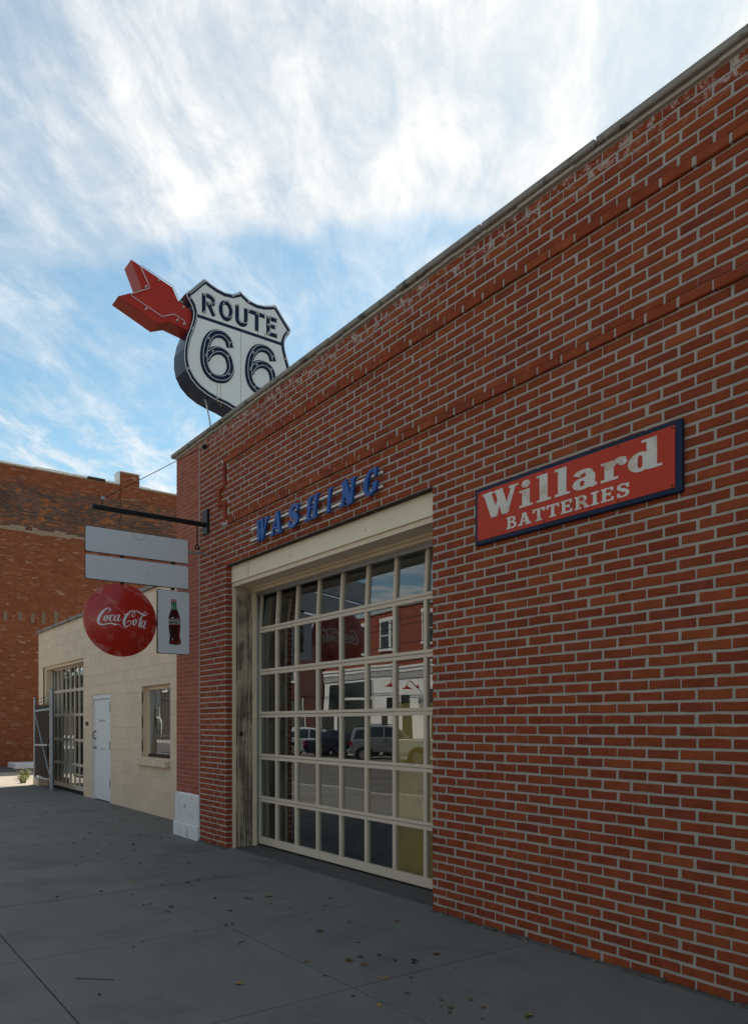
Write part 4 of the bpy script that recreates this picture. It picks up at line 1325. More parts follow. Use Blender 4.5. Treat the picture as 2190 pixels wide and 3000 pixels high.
def zp(pts, X=HX + .02):
    return [(wx(*rz(a, b), X).y, wx(*rz(a, b), X).z) for a, b in pts]


def layer(name, pts, mat, d):
    return obj(name, MB().prism(zp(pts), yzf(HX), .020, .020 + d), mat, bp)


M_COLA = pm('cola_print', (.040, .006, .005), .35, .15, 20, 0, 40)
M_COLALIT = pm('cola_red_print', (.26, .022, .008), .35, .1, 20, 0, 40)
M_COLADARK = pm('cola_violet_print', (.035, .016, .03), .35, .1, 20, 0, 40)
M_BGREEN = pm('bottle_green_print', (.03, .16, .09), .35, .12, 20, 0, 40)
M_BPALE = pm('bottle_pale_green_print', (.22, .42, .33), .35, .1, 20, 0, 40)
M_CAPP = pm('bottle_cap_print', (.45, .20, .20), .4, .2, 30, 0, 40)
M_BWHITE = pm('bottle_highlight_print', (.62, .62, .62), .4, .05, 30, 0, 40)
bott_l = [(1318, 1290), (1322, 1310), (1318, 1385), (1300, 1440), (1284, 1490), (1283, 1545), (1289, 1600), (1283, 1640), (1290, 1700), (1300, 1755), (1298, 1800), (1290, 1850), (1290, 1880), (1312, 1892)]
bott_r = [(1440, 1898), (1458, 1885), (1460, 1850), (1444, 1790), (1440, 1750), (1448, 1690), (1452, 1630), (1446, 1590), (1450, 1545), (1446, 1500), (1424, 1440), (1402, 1385), (1392, 1310), (1394, 1290)]
layer('bottle_glass', bott_l + bott_r, M_COLA, .0012)
layer('bottle_neck', [(1318, 1290), (1322, 1310), (1318, 1385), (1350, 1390), (1402, 1388), (1392, 1310), (1394, 1290)], M_BGREEN, .0018)
layer('neck_highlight', [(1330, 1318), (1327, 1384), (1344, 1386), (1346, 1318)], M_BPALE, .0024)
layer('neck_highlight', [(1366, 1318), (1366, 1386), (1378, 1386), (1374, 1318)], M_BPALE, .0024)
layer('neck_ring', [(1314, 1284), (1314, 1304), (1340, 1310), (1392, 1306), (1394, 1284)], M_BGREEN, .0030)
layer('crown_cap', [(1314, 1244), (1312, 1280), (1330, 1286), (1378, 1288), (1394, 1282), (1392, 1248), (1350, 1238)], M_CAPP, .0030)
layer('bottle_red', [(1418, 1460), (1436, 1500), (1440, 1530), (1424, 1530), (1412, 1490)], M_COLALIT, .0019)
layer('bottle_red', [(1424, 1640), (1446, 1640), (1438, 1700), (1430, 1760), (1450, 1830), (1452, 1866), (1390, 1872), (1420, 1850), (1428, 1810), (1416, 1750)], M_COLALIT, .0019)
layer('bottle_red', [(1310, 1850), (1345, 1842), (1380, 1866), (1318, 1866)], M_COLALIT, .0019)
layer('bottle_violet', [(1316, 1640), (1336, 1640), (1342, 1750), (1336, 1810), (1318, 1770), (1308, 1700)], M_COLADARK, .0019)
layer('bottle_violet', [(1322, 1420), (1340, 1420), (1320, 1490), (1302, 1500)], M_COLADARK, .0019)
layer('bottle_base', [(1290, 1866), (1312, 1880), (1380, 1888), (1436, 1882), (1459, 1870), (1456, 1888), (1440, 1898), (1380, 1903), (1312, 1894), (1292, 1884)], M_BPALE, .0024)
layer('highlight', [(1334, 1496), (1352, 1496), (1350, 1524), (1334, 1522)], M_BWHITE, .0026)
layer('highlight', [(1338, 1796), (1346, 1792), (1342, 1830), (1334, 1826)], M_BWHITE, .0026)
mini = []
bx0, by0, bx1, by1 = 268, 1365, 998, 1670
for s in pen:
    mini.append([(1283 + (a - bx0) / (bx1 - bx0) * 160 + 2, 1508 + (b - by0) / (by1 - by0) * 74 , max(2.2, wd * .24)) for a, b, wd in s])
obj('bottle_script', solid2d(union(trace(mini, HX + .02, 3)), yzf(HX), .0212, .0232), M_BWHITE, bp)
for z_ in (1588, 1606):
    obj('bottle_print_line', MB().prism(zp([(1290, z_), (1450, z_ + 2), (1450, z_ + 10), (1290, z_ + 8)]), yzf(HX), .0212, .0222), M_BWHITE if z_ == 1588 else M_COLALIT, bp)

# --- enamel battery sign
ws = thing('battery_sign', 'long red enamel sign with cream lettering in a navy frame on the brick wall', 'sign')
xzf = lambda a, b, d: (a, -d, b)
wxa, wxb, wza, wzb = -4.073, -2.410, 2.813, 3.230
obj('frame', MB().box(wxa, wxb, -.030, .004, wza, wzb, ch=.006), M_NAVY, ws)
obj('panel', MB().box(wxa + .032, wxb - .04, -.034, -.029, wza + .032, wzb - .030), M_SIGNRED, ws)
x0_ = wy(*rb(178, 640)).x; x1_ = wy(*rb(1437, 420)).x
z0_ = .5 * (wy(*rb(232, 795)).z + wy(*rb(1436, 432)).z); z1_ = .5 * (wy(*rb(178, 645)).z + wy(*rb(1385, 228)).z)
for ltr, mb_ in zip('willard', word('Willard', xzf, .0335, .0365, x0_, z0_, z1_ - z0_, x1_, s=.175, t=.085, gap=.045)):
    obj('letter', mb_, M_WILLETTER, ws)
x0_ = wy(*rb(338, 850)).x; x1_ = wy(*rb(1193, 600)).x
z0_ = .5 * (wy(*rb(338, 884)).z + wy(*rb(1110, 667)).z); z1_ = .5 * (wy(*rb(338, 800)).z + wy(*rb(1180, 555)).z)
for mb_ in word('BATTERIES', xzf, .0335, .0365, x0_, z0_, z1_ - z0_, x1_, s=.16, t=.13, gap=.07):
    obj('letter', mb_, M_WILLETTER, ws)
for x_ in (wxa + .045, (wxa * .6 + wxb * .4), (wxa * .25 + wxb * .75), wxb - .055):
    for z_ in (wza + .045, wzb - .043):
        obj('screw', MB().lathe([(0, -.038), (.006, -.037), (.007, -.033)], (x_, 0, z_), 'Y', 8), M_RUST, ws)

# --- blue letters over the door
ls = thing('letter_sign', 'raised blue italic metal letters on two white rails above the garage door', 'sign')
for z_ in (3.660, 3.538):
    obj('rail', MB().box(-7.66, -5.215, -.035, -.012, z_, z_ + .022, ch=.003), M_RAILWHITE, ls)
    for x_ in (-7.64, -6.95, -6.2, -5.235):
        obj('standoff', MB().tube([(x_, -.036, z_ + .011), (x_, .012, z_ + .011)], .006, 6), M_RUST, ls)
spans_ = dict(W=(75, 193), A=(203, 318), S=(350, 452), H=(492, 615), I=(663, 727), N=(777, 920), G=(972, 1118))
for chr_, (pa, pb) in spans_.items():
    xa, xb = wy(rw(pa, 0)[0], 1500, -.05).x, wy(rw(pb, 0)[0], 1500, -.05).x
    gph, adv = G(chr_, .20 if chr_ not in 'WA' else .16, .10)
    hL = .228; zL = 3.498
    shr = .20 * hL
    ww_ = xb - xa - shr
    xs_ = [p[0] for pg in gph for p in pg]; lo_, hi_ = min(xs_), max(xs_)
    pl_ = [[(xa + (a - lo_) / (hi_ - lo_) * ww_ + b * shr, zL + b * hL) for a, b in pg] for pg in gph]
    o = obj('letter', solid2d(union(pl_), xzf, .036, .058), M_WASHBLUE, ls)
    bv = o.modifiers.new('bevel', 'BEVEL'); bv.width = .007; bv.segments = 2; bv.limit_method = 'ANGLE'; bv.angle_limit = math.radians(50)

# --- shield sign on the roof
SX = -9.5
rs_ = thing('shield_sign', 'big white highway shield sign with navy lettering and a red arrow on the garage roof', 'sign')
cy_ = .768
half = [(0, 7.469)] + [tuple(q) for q in ((-.045, 7.43), (-.13, 7.385), (-.24, 7.37), (-.35, 7.385), (-.46, 7.42), (-.535, 7.455), (-.60, 7.385), (-.70, 7.27), (-.80, 7.165), (-.765, 7.10), (-.715, 7.03), (-.69, 6.95), (-.70, 6.86), (-.735, 6.74), (-.785, 6.60), (-.82, 6.44), (-.822, 6.30), (-.795, 6.17), (-.73, 6.06), (-.63, 5.97), (-.50, 5.905), (-.36, 5.865), (-.22, 5.84), (-.10, 5.80), (-.03, 5.765))] + [(0, 5.74)]
shield = [(cy_ + a, b) for a, b in half] + [(cy_ - a, b) for a, b in half[-2:0:-1]]


def inset(P, d):
    n = len(P); o = []
    ar = sum(P[i][0] * P[(i + 1) % n][1] - P[(i + 1) % n][0] * P[i][1] for i in range(n))
    sg = 1 if ar > 0 else -1
    for i in range(n):
        a, b, c = Vector(P[i - 1]), Vector(P[i]), Vector(P[(i + 1) % n])
        t1 = (b - a).normalized(); t2 = (c - b).normalized()
        n1 = Vector((-t1.y, t1.x)) * sg; n2 = Vector((-t2.y, t2.x)) * sg
        nn = (n1 + n2); nn = nn.normalized() if nn.length > 1e-6 else n1
        o.append(tuple(b + nn * (d / max(.5, nn.dot(n1)))))
    return o


obj('cabinet', MB().prism(shield, yzf(SX), -.34, -.003), M_NAVYSIDE, rs_)
obj('face', MB().prism(inset(shield, .006), yzf(SX), -.0035, .004), M_SHIELDW, rs_)
obj('border', solid2d(union([inset(shield, .016)], [inset(shield, .058)]), yzf(SX), .004, .006), M_NAVY, rs_)
obj('divider', solid2d(union(stroke([(.10, 6.925), (1.437, 6.925)], .042, smooth=False)), yzf(SX), .0045, .0068), M_NAVY, rs_)
obj('panel_seam', MB().box(SX + .004, SX + .0046, cy_ - .002, cy_ + .002, 5.8, 6.90), M_RUST, rs_)
sgl = {'R': [[(.12, 0), (.12, 1)], [(.12, .93), (.5, .93), (.72, .86), (.78, .73), (.72, .59), (.5, .52), (.12, .52)], [(.45, .52), (.82, 0)]],
       'O': 'ring', 'U': [[(.12, 1), (.12, .32), (.2, .14), (.45, .06), (.7, .14), (.78, .32), (.78, 1)]],
       'T': [[(.0, .92), (.95, .92)], [(.48, .92), (.48, 0)]],
       'E': [[(.14, 0), (.14, 1)], [(.14, .92), (.82, .92)], [(.14, .52), (.7, .52)], [(.14, .08), (.85, .08)]]}
lz0, lz1 = 6.99, 7.25
tub = MB(); cl = MB()
for chx, (pa, pb) in dict(R=(803, 912), O=(942, 1045), U=(1072, 1172), T=(1176, 1306), E=(1320, 1416)).items():
    ya, yb2 = wx(*r3(pa, 500), SX).y, wx(*r3(pb, 560), SX).y
    wdt = yb2 - ya; hgt = lz1 - lz0
    mpf = lambda p: (ya + p[0] / .95 * wdt, lz0 + p[1] * hgt)
    pg = []
    if sgl[chx] == 'ring':
        cpts = [(ya + wdt * (.5 + .40 * math.cos(a)), lz0 + hgt * (.5 + .43 * math.sin(a))) for a in np.linspace(0, 2 * math.pi, 25)[:-1]]
        pg += stroke(cpts, .055, closed=True, smooth=False)
        tub.tube([(SX + .05, a + .012, b + .01) for a, b in cpts + cpts[:1]], .0050, 6)
    else:
        for s in sgl[chx]:
            q = [mpf(p) for p in s]
            pg += stroke(q, .055, smooth=len(q) > 2 and chx in 'UR', k=4)
            qq = catmull(q, 4) if (len(q) > 2 and chx in 'UR') else q
            tub.tube([(SX + .05, p[0] + .012, p[1] + .01) for p in qq], .0050, 6)
            cl.lathe([(.014, .004), (.014, .03), (.008, .05)], (SX, q[0][0], q[0][1]), 'X', 8)
    obj('letter', solid2d(union(pg), yzf(SX), .0045, .0072), M_NAVY, rs_)
six = [(.87, .73), (.80, .86), (.60, .925), (.36, .865), (.19, .68), (.125, .42), (.17, .21), (.32, .095), (.52, .075), (.73, .13), (.865, .28), (.865, .42), (.79, .545), (.62, .61), (.43, .585), (.26, .49), (.165, .37)]
for y0_ in (.163, .822):
    wd_, hg_, zb_ = .512, .725, 6.108
    q = [(y0_ + a * wd_, zb_ + b * hg_) for a, b in six]
    obj('digit', solid2d(union(stroke(q, .112, k=5)), yzf(SX), .0045, .0072), M_NAVY, rs_)
    cm = catmull(q, 5)
    for off in (-.028, .028):
        pp_ = []
        for i, p in enumerate(cm):
            a, b = cm[max(i - 1, 0)], cm[min(i + 1, len(cm) - 1)]
            t = Vector((b.x - a.x, b.y - a.y)).normalized()
            pp_.append((SX + .045, p.x - t.y * off, p.y + t.x * off))
        tub.tube(pp_, .0050, 6)
    for i in (3, 18, 34, 48, 60, 72):
        p = cm[min(i, len(cm) - 1)]
        cl.lathe([(.014, .004), (.014, .03), (.008, .045)], (SX, p.x, p.y), 'X', 8)
ins = inset(shield, .035)
kbot = len(half) - 1
tub.tube([(SX + .045, a, b) for a, b in ins[1:kbot]], .0050, 6)
tub.tube([(SX + .045, a, b) for a, b in ins[kbot + 1:]], .0050, 6)
for i in range(2, len(ins), 4):
    cl.lathe([(.013, .004), (.013, .03), (.008, .045)], (SX, ins[i][0], ins[i][1]), 'X', 8)
obj('neon_tubes', tub, M_NEON, rs_, smooth=True)
obj('tube_supports', cl, M_PORC, rs_, smooth=True)
for y_, z_, l_ in ((.42, 6.10, .26), (.47, 6.10, .30), (1.03, 7.0, .1), (1.14, 7.0, .12), (.33, 6.6, .12)):
    obj('rust_streak', MB().box(SX + .004, SX + .0048, y_ - .004, y_ + .004, z_ - l_, z_), pm('rust_streak', (.45, .27, .12), .7) if 'rust_streak' not in MATS else MATS['rust_streak'], rs_)
obj('post', MB().tube([(SX - .17, cy_, 4.55), (SX - .17, cy_, 5.85)], .085, 14), M_STEEL, rs_)
obj('stay', MB().tube([(SX - .12, .30, 5.9), (SX - .10, .36, 5.6), (SX - .06, .45, 4.6)], .012, 6), M_STEEL, rs_)
AX = SX - .05
arw = [(232, 110), (565, 335), (610, 440), (668, 485), (760, 560), (770, 690), (705, 692), (545, 615), (445, 630), (130, 405), (325, 358)]
apts = [(wx(*r3(a, b), AX).y, wx(*r3(a, b), AX).z) for a, b in arw]
ar = obj('arrow', MB().prism(apts, yzf(AX), -.26, -.003), M_ARROWSIDE, rs_, label='red arrow with a swallow tail running into the shield')
obj('arrow_face', MB().prism(inset(apts, .004), yzf(AX), -.0035, .003), M_ARROW, ar)
an = MB()
for s in ([(660, 640), (650, 610), (570, 560), (475, 580), (225, 410), (228, 398), (375, 350), (368, 330), (303, 180), (310, 168), (562, 335), (612, 440), (640, 470)],):
    an.tube([(AX + .035, wx(*r3(a, b), AX).y, wx(*r3(a, b), AX).z) for a, b in s], .0050, 6)
obj('neon_tube', an, M_NEON, ar, smooth=True)
for a, b in ((455, 280), (350, 335), (350, 515), (600, 605), (650, 500), (655, 635)):
    p = wx(*r3(a, b), AX)
    obj('tube_support', MB().lathe([(.014, .0), (.014, .03), (.008, .04)], tuple(p), 'X', 8), M_PORC, ar)

# ================================================================== ACROSS THE STREET (seen in the window glass)
FY = -23.2
M_WHITEBRICK = pm('white_painted_brick', (.74, .73, .70), .7, .08, 3, .4, 30)
M_REDWALL = pm('opposite_red_brick', (.24, .062, .036), .85, .3, 6, .4, 40, stretch=(1, 1, 4))
M_BROWNWALL = pm('opposite_brown_brick', (.085, .032, .024), .85, .3, 5, .4, 40, stretch=(1, 1, 4))
M_BUFFWALL = pm('opposite_buff_brick', (.30, .20, .13), .85, .3, 5, .4, 40, stretch=(1, 1, 4))
M_OPEN = pm('dark_glass', (.010, .012, .016), .12, .1, 2, 0, 10, spec=.8)
M_TRIMW = pm('white_trim', (.72, .71, .68), .5, .05, 3, .05, 20)
M_STRIPE = pm('grey_cornice', (.36, .35, .34), .6, .1, 3, .05, 20)


def opposite(name, x0, x1, h, wallmat, lab, upper=None, zsplit=5.0, wz0=6.1, wz1=7.75, wpitch=4.0, ww=2.0, wx_start=None, ground=()):
    t = thing(name, lab, 'building')
    m_ = MB()
    if upper:
        obj('ground_storey', MB().box(x0, x1, FY - 14, FY, -.3, zsplit), wallmat, t)
        obj('upper_storey', MB().box(x0, x1, FY - 14, FY - .02, zsplit + .001, h), upper, t)
        obj('cornice', MB().box(x0, x1, FY - .1, FY + .16, zsplit - .12, zsplit + .02).box(x0, x1, FY - .1, FY + .10, zsplit - .34, zsplit - .121), M_TRIMW, t)
        obj('cornice_band', MB().box(x0, x1, FY - .1, FY + .06, zsplit - .72, zsplit - .341), M_STRIPE, t)
    else:
        obj('wall', MB().box(x0, x1, FY - 14, FY, -.3, h), wallmat, t)
    obj('parapet_cap', MB().box(x0 - .02, x1 + .02, FY - .4, FY + .06, h + .001, h + .12), M_STRIPE, t)
    x = (x0 + 1.2) if wx_start is None else wx_start
    while x + ww < x1 - .4:
        wf = obj('window', MB().box(x - .08, x + ww + .08, FY - .1, FY + .05, wz1, wz1 + .22).box(x - .1, x + ww + .1, FY - .1, FY + .09, wz0 - .14, wz0)
                 .box(x - .06, x + .05, FY - .1, FY + .03, wz0, wz1).box(x + ww - .05, x + ww + .06, FY - .1, FY + .03, wz0, wz1)
                 .box(x + ww / 2 - .10, x + ww / 2 + .10, FY - .1, FY + .03, wz0, wz1)
                 .box(x + .05, x + ww - .05, FY - .1, FY + .025, (wz0 + wz1) / 2 - .03, (wz0 + wz1) / 2 + .03), M_TRIMW, t)
        for a, b in ((x + .05, x + ww / 2 - .1), (x + ww / 2 + .1, x + ww - .05)):
            obj('pane', MB().box(a, b, FY - .06, FY + .006, wz0, wz1), M_OPEN, wf)
        x += wpitch
    for (a, b, q0, q1) in ground:
        o = obj('shop_opening', MB().box(a, b, FY - .1, FY + .012, q0, q1), M_OPEN, t)
        if b - a > 1.6:
            obj('transom', MB().box(a, b, FY - .05, FY + .05, q1 - 1.15, q1 - 1.0).box(a - .1, a, FY - .05, FY + .05, q0, q1).box(b, b + .1, FY - .05, FY + .05, q0, q1), M_TRIMW, o)
    return t


opposite('storefront_building', -44.0, -24.0, 8.3, M_WHITEBRICK, 'two-storey building with whitewashed shopfront and red brick upper floor across the street', M_REDWALL, wx_start=-41.2, wpitch=4.1,
         ground=((-43.4, -42.0, -.15, 4.1), (-41.6, -38.4, .3, 4.1), (-36.9, -36.2, -.15, 3.0), (-34.9, -34.0, -.15, 3.3), (-32.4, -31.0, -.15, 3.4), (-29.5, -26.0, .2, 3.6)))
opposite('brown_building', -72.0, -44.2, 7.2, M_BROWNWALL, 'dark brown brick building left of the whitewashed shopfront across the street', None, wz0=4.6, wz1=6.2, ww=1.3, wpitch=3.2, ground=((-50, -46, .2, 3.2), (-58, -53, .2, 3.2)))
opposite('grey_brick_row', -140.0, -72.2, 7.9, pm('opposite_grey_brick', (.07, .05, .042), .85, .3, 5, .4, 40, stretch=(1, 1, 4)), 'long dark grey brick row farthest along the street beyond the brown building', None, wz0=4.8, wz1=6.4, ww=1.3, wpitch=3.4, ground=((-80, -75, .2, 3.2), (-90, -84, .2, 3.2)))
opposite('buff_building', -23.8, 12.0, 6.4, M_BUFFWALL, 'buff brick building with a long row of windows across the street', None, wz0=3.9, wz1=5.4, wpitch=3.6, ground=((-22, -18, .2, 3.0), (-15, -10, .2, 3.0), (-7, -2, .2, 3.0)))
for x_, lb in ((-35.6, 'red gooseneck lamp on the whitewashed wall nearer the wide shop window'), (-33.4, 'red gooseneck lamp on the whitewashed wall nearer the buff building')):
    lp = thing('gooseneck_lamp', lb, 'lamp', group='gooseneck lamps across the street')
    M_LAMPRED = MATS.get('lamp_red') or pm('lamp_red', (.32, .015, .012), .35, .1)
    obj('arm', MB().tube([(x_, FY, 3.75), (x_, FY + .18, 3.80), (x_, FY + .40, 4.05), (x_, FY + .62, 4.02), (x_, FY + .72, 3.80)], .025, 8), M_LAMPRED, lp)
    obj('wall_rose', MB().lathe([(.0, .04), (.09, .03), (.09, 0)], (x_, FY, 3.75), 'Y', 12), M_LAMPRED, lp)
    obj('shade', MB().lathe([(.05, .16), (.08, .10), (.18, .04), (.34, -.05), (.33, -.05), (.16, .03), (.04, .10)], (x_, FY + .72, 3.64), 'Z', 20), M_LAMPRED, lp, smooth=True)

# overhead cables between two poles on the far pavement
for i_, x_ in enumerate((-78.0, 14.0)):
    pt = thing('utility_pole', ('wooden utility pole in front of the dark brown building', 'wooden utility pole beyond the end of the buff building')[i_], 'pole', group='utility poles across the street')
    obj('shaft', MB().tube([(x_, -21.1, -.2), (x_, -21.1, 8.2)], [.17, .11], 12), M_WOOD, pt)
    obj('cross_arm', MB().box(x_ - .06, x_ + .06, -22.0, -20.2, 7.6, 7.72), M_WOOD, pt)
for y_, z_, lb in ((-21.9, 7.75, 'overhead cable strung on the building side of the poles'), (-21.1, 6.6, 'lowest overhead cable strung between the two utility poles'), (-20.3, 7.75, 'overhead cable strung on the street side of the poles')):
    tag(obj('overhead_cable', MB().tube([(-78 + 92 * t, y_, z_ - 1.3 * 4 * t * (1 - t) * .6) for t in np.linspace(0, 1, 30)], .022, 5), M_BLACK), lb, 'cable', 'overhead cables')

# ------------------------------------------------------------------ parked vehicles
def vehicle(name, label, cat, loc, head, W, lower, cabin, windows, wheels, wr, paint, belt, roof_w=.80, extras=None, group='vehicles parked across the street'):
    t = bpy.data.objects.new(name, None); COL.objects.link(t)
    t.location = (loc[0], loc[1], ROADZ); t.rotation_euler = (0, 0, head)
    tag(t, label, cat, group)
    hw = W / 2
    ztop = max(p[1] for p in cabin)

    def half_w(z): return hw * (1 - (1 - roof_w) * max(0, min(1, (z - belt) / (ztop - belt))))
    m_ = MB().prism(lower, lambda a, b, d: (a, d * (1 if b > .45 else .95), b), -hw, hw)
    o = obj('body', m_, paint, t)
    bv = o.modifiers.new('bevel', 'BEVEL'); bv.width = .05; bv.segments = 3; bv.limit_method = 'ANGLE'; bv.angle_limit = math.radians(25)
    m_ = MB().prism(cabin, lambda a, b, d: (a, math.copysign(half_w(b) - .02, d), b), -1, 1)
    o = obj('cabin', m_, paint, t)
    bv = o.modifiers.new('bevel', 'BEVEL'); bv.width = .04; bv.segments = 2; bv.limit_method = 'ANGLE'; bv.angle_limit = math.radians(25)
    for wp in windows:
        for sg in (1, -1):
            m_ = MB().prism(wp, lambda a, b, d: (a, sg * (half_w(b) - .02 + d), b), -.01, .008)
            obj('side_window', m_, M_OPEN, t)
    fr_, rr_ = cabin[0], cabin[-1]
    for (pa, pb) in ((cabin[0], cabin[1]), (cabin[-1], cabin[-2])):
        q0 = (pa[0] + (pb[0] - pa[0]) * .12, pa[1] + (pb[1] - pa[1]) * .12); q1 = (pa[0] + (pb[0] - pa[0]) * .88, pa[1] + (pb[1] - pa[1]) * .88)
        nx = .012 * (1 if pa[0] > 0 else -1)
        w0_, w1_ = half_w(q0[1]) - .10, half_w(q1[1]) - .10
        m_ = MB()
        m_.v = [(q0[0] - nx, -w0_, q0[1]), (q0[0] - nx, w0_, q0[1]), (q1[0] - nx, w1_, q1[1]), (q1[0] - nx, -w1_, q1[1]), (q0[0] + nx, -w0_, q0[1] + .006), (q0[0] + nx, w0_, q0[1] + .006), (q1[0] + nx, w1_, q1[1] + .006), (q1[0] + nx, -w1_, q1[1] + .006)]
        m_.f = [(0, 1, 2, 3), (4, 7, 6, 5), (0, 4, 5, 1), (1, 5, 6, 2), (2, 6, 7, 3), (3, 7, 4, 0)]
        obj('windscreen' if pa[0] > 0 else 'rear_window', m_, M_OPEN, t)
    for x_ in wheels:
        for sg in (1, -1):
            obj('wheel_arch', MB().lathe([(0, hw * .6), (wr + .07, hw * .6), (wr + .07, hw + .004), (0, hw + .004)], (x_, 0, wr), 'Y', 24) if sg > 0 else MB().lathe([(0, -hw * .6), (wr + .07, -hw * .6), (wr + .07, -hw - .004), (0, -hw - .004)], (x_, 0, wr), 'Y', 24), M_RUBBER, t)
            y0_ = sg * (hw - .10)
            pr = [(wr * .62, -.11), (wr * .94, -.11), (wr, -.07), (wr, .07), (wr * .94, .115), (wr * .62, .115)]
            wl = obj('wheel', MB().lathe(pr, (x_, y0_, wr), 'Y', 24), M_RUBBER, t, smooth=True)
            rm = MB().lathe([(0, .09 * sg), (wr * .16, .095 * sg), (wr * .2, .07 * sg), (wr * .22, .05 * sg)], (x_, y0_, wr), 'Y', 12)
            for k_ in range(7):
                a_ = k_ * 2 * math.pi / 7
                rm.tube([(x_, y0_ + .08 * sg, wr), (x_ + math.cos(a_) * wr * .6, y0_ + .10 * sg, wr + math.sin(a_) * wr * .6)], .022, 5)
            rm.lathe([(wr * .64, .118 * sg), (wr * .56, .118 * sg), (wr * .56, .04 * sg), (wr * .64, .04 * sg)], (x_, y0_, wr), 'Y', 24)
            obj('rim', rm, M_CHROME, wl, smooth=True)
    xr, xf = min(p[0] for p in lower), max(p[0] for p in lower)
    for sg in (1, -1):
        obj('tail_light', MB().box(xr - .006, xr + .14, sg * (hw - .18), sg * (hw + .006), belt - .28, belt - .06, ch=.01), M_TAIL, t)
        obj('headlight', MB().box(xf - .20, xf + .0, sg * (hw - .30), sg * (hw + .005), belt - .32, belt - .18, ch=.01), M_CHROME, t)
        obj('door_handle', MB().box(-.25, -.08, sg * hw, sg * (hw + .03), belt - .14, belt - .10, ch=.006), M_BLACK, t)
        obj('mirror', MB().box(cabin[0][0] - .42, cabin[0][0] - .28, sg * hw, sg * (hw + .17), belt + .02, belt + .15, ch=.02), paint, t)
    return t


M_TAIL = pm('tail_light_red', (.35, .012, .008), .2, .1, 9, 0, 40)
M_CARW = pm('car_white', (.72, .73, .74), .25, .02, 3, 0, 10, coat=1)
M_CARN = pm('car_navy', (.006, .010, .035), .22, .02, 3, 0, 10, coat=1)
M_CARS = pm('car_silver', (.36, .37, .37), .3, .02, 3, 0, 10, metal=.5, coat=1)
M_CARC = pm('truck_white', (.74, .72, .66), .28, .02, 3, 0, 10, coat=1)
HEAD = math.atan2(-.77, .64)
vehicle('parked_crossover', 'white crossover with swept rear window parked at the far kerb', 'car', (-36.6, -18.3), HEAD, 1.86,
        [(2.25, .30), (2.28, .70), (2.05, .88), (1.05, 1.02), (-2.0, 1.08), (-2.28, .98), (-2.30, .50), (-2.15, .28)],
        [(1.15, 1.0), (.30, 1.56), (-.6, 1.66), (-1.45, 1.60), (-2.15, 1.05)], [[(.95, 1.06), (.30, 1.48), (-.35, 1.55), (-.35, 1.06)], [(-.42, 1.06), (-.42, 1.55), (-1.1, 1.53), (-1.6, 1.22), (-1.5, 1.08)]], (1.38, -1.40), .37, M_CARW, 1.04)
vehicle('parked_sedan', 'dark navy sedan parked between the white crossover and the silver suv', 'car', (-33.8, -18.5), HEAD, 1.82,
        [(2.3, .28), (2.32, .62), (2.1, .78), (1.0, .93), (-1.6, .98), (-2.28, .98), (-2.35, .60), (-2.2, .28)],
        [(1.05, .92), (.20, 1.40), (-.75, 1.44), (-1.75, 1.0)], [[(.85, .98), (.22, 1.33), (-.3, 1.36), (-.3, .98)], [(-.37, .98), (-.37, 1.36), (-.75, 1.35), (-1.3, 1.02)]], (1.42, -1.38), .33, M_CARN, .95)
suv = vehicle('parked_suv', 'small silver suv with spare wheel on its tailgate parked at the far kerb', 'car', (-29.6, -18.2), HEAD, 1.72,
              [(2.0, .35), (2.02, .80), (1.85, .98), (.95, 1.08), (-1.92, 1.10), (-1.96, .55), (-1.85, .35)],
              [(1.0, 1.06), (.40, 1.62), (-.4, 1.70), (-1.75, 1.68), (-1.92, 1.08)], [[(.85, 1.12), (.42, 1.54), (-.25, 1.60), (-.25, 1.12)], [(-.33, 1.12), (-.33, 1.60), (-1.0, 1.60), (-1.0, 1.12)], [(-1.1, 1.14), (-1.1, 1.58), (-1.65, 1.56), (-1.75, 1.14)]], (1.22, -1.22), .35, M_CARS, 1.1, .86)
obj('spare_wheel', MB().lathe([(0, -.20), (.30, -.20), (.35, -.15), (.35, -.02), (.30, .0)], (-1.96, .1, .95), 'X', 24), M_RUBBER, suv, smooth=True)
obj('roof_rail', MB().tube([(.3, .62, 1.72), (-1.6, .62, 1.75)], .02, 6), M_BLACK, suv)
obj('roof_rail', MB().tube([(.3, -.62, 1.72), (-1.6, -.62, 1.75)], .02, 6), M_BLACK, suv)
obj('rear_bumper', MB().box(-2.10, -1.9, -.82, .82, .42, .62, ch=.04), M_STEEL, suv)
pk = vehicle('parked_pickup', 'off-white pickup truck with open bed parked at the far kerb', 'truck', (-24.6, -18.0), HEAD, 1.92,
             [(2.75, .42), (2.78, .95), (2.6, 1.10), (1.6, 1.20), (-2.65, 1.20), (-2.72, .62), (-2.6, .45)],
             [(1.65, 1.18), (1.0, 1.76), (.2, 1.82), (-.55, 1.80), (-.68, 1.2)], [[(1.45, 1.24), (.98, 1.66), (.5, 1.72), (.5, 1.24)], [(.42, 1.24), (.42, 1.72), (-.4, 1.70), (-.5, 1.24)]], (1.75, -1.75), .40, M_CARC, 1.2, .82)
obj('rear_bumper', MB().box(-2.86, -2.7, -.88, .88, .50, .68, ch=.03), M_CHROME, pk)
obj('bed_liner', MB().box(-2.6, -.75, -.80, .80, 1.19, 1.206), M_RUBBER, pk)

# ================================================================== STREET TREES (seen in the glass of the block building)
M_BARK = pm('bark', (.09, .07, .05), .9, .3, 9, .6, 30, stretch=(1, 1, .3))
M_FOLI = [pm('foliage_dark', (.035, .060, .020), .7, .4, 9, .1, 30), pm('foliage_mid', (.055, .085, .026), .7, .4, 9, .1, 30)]


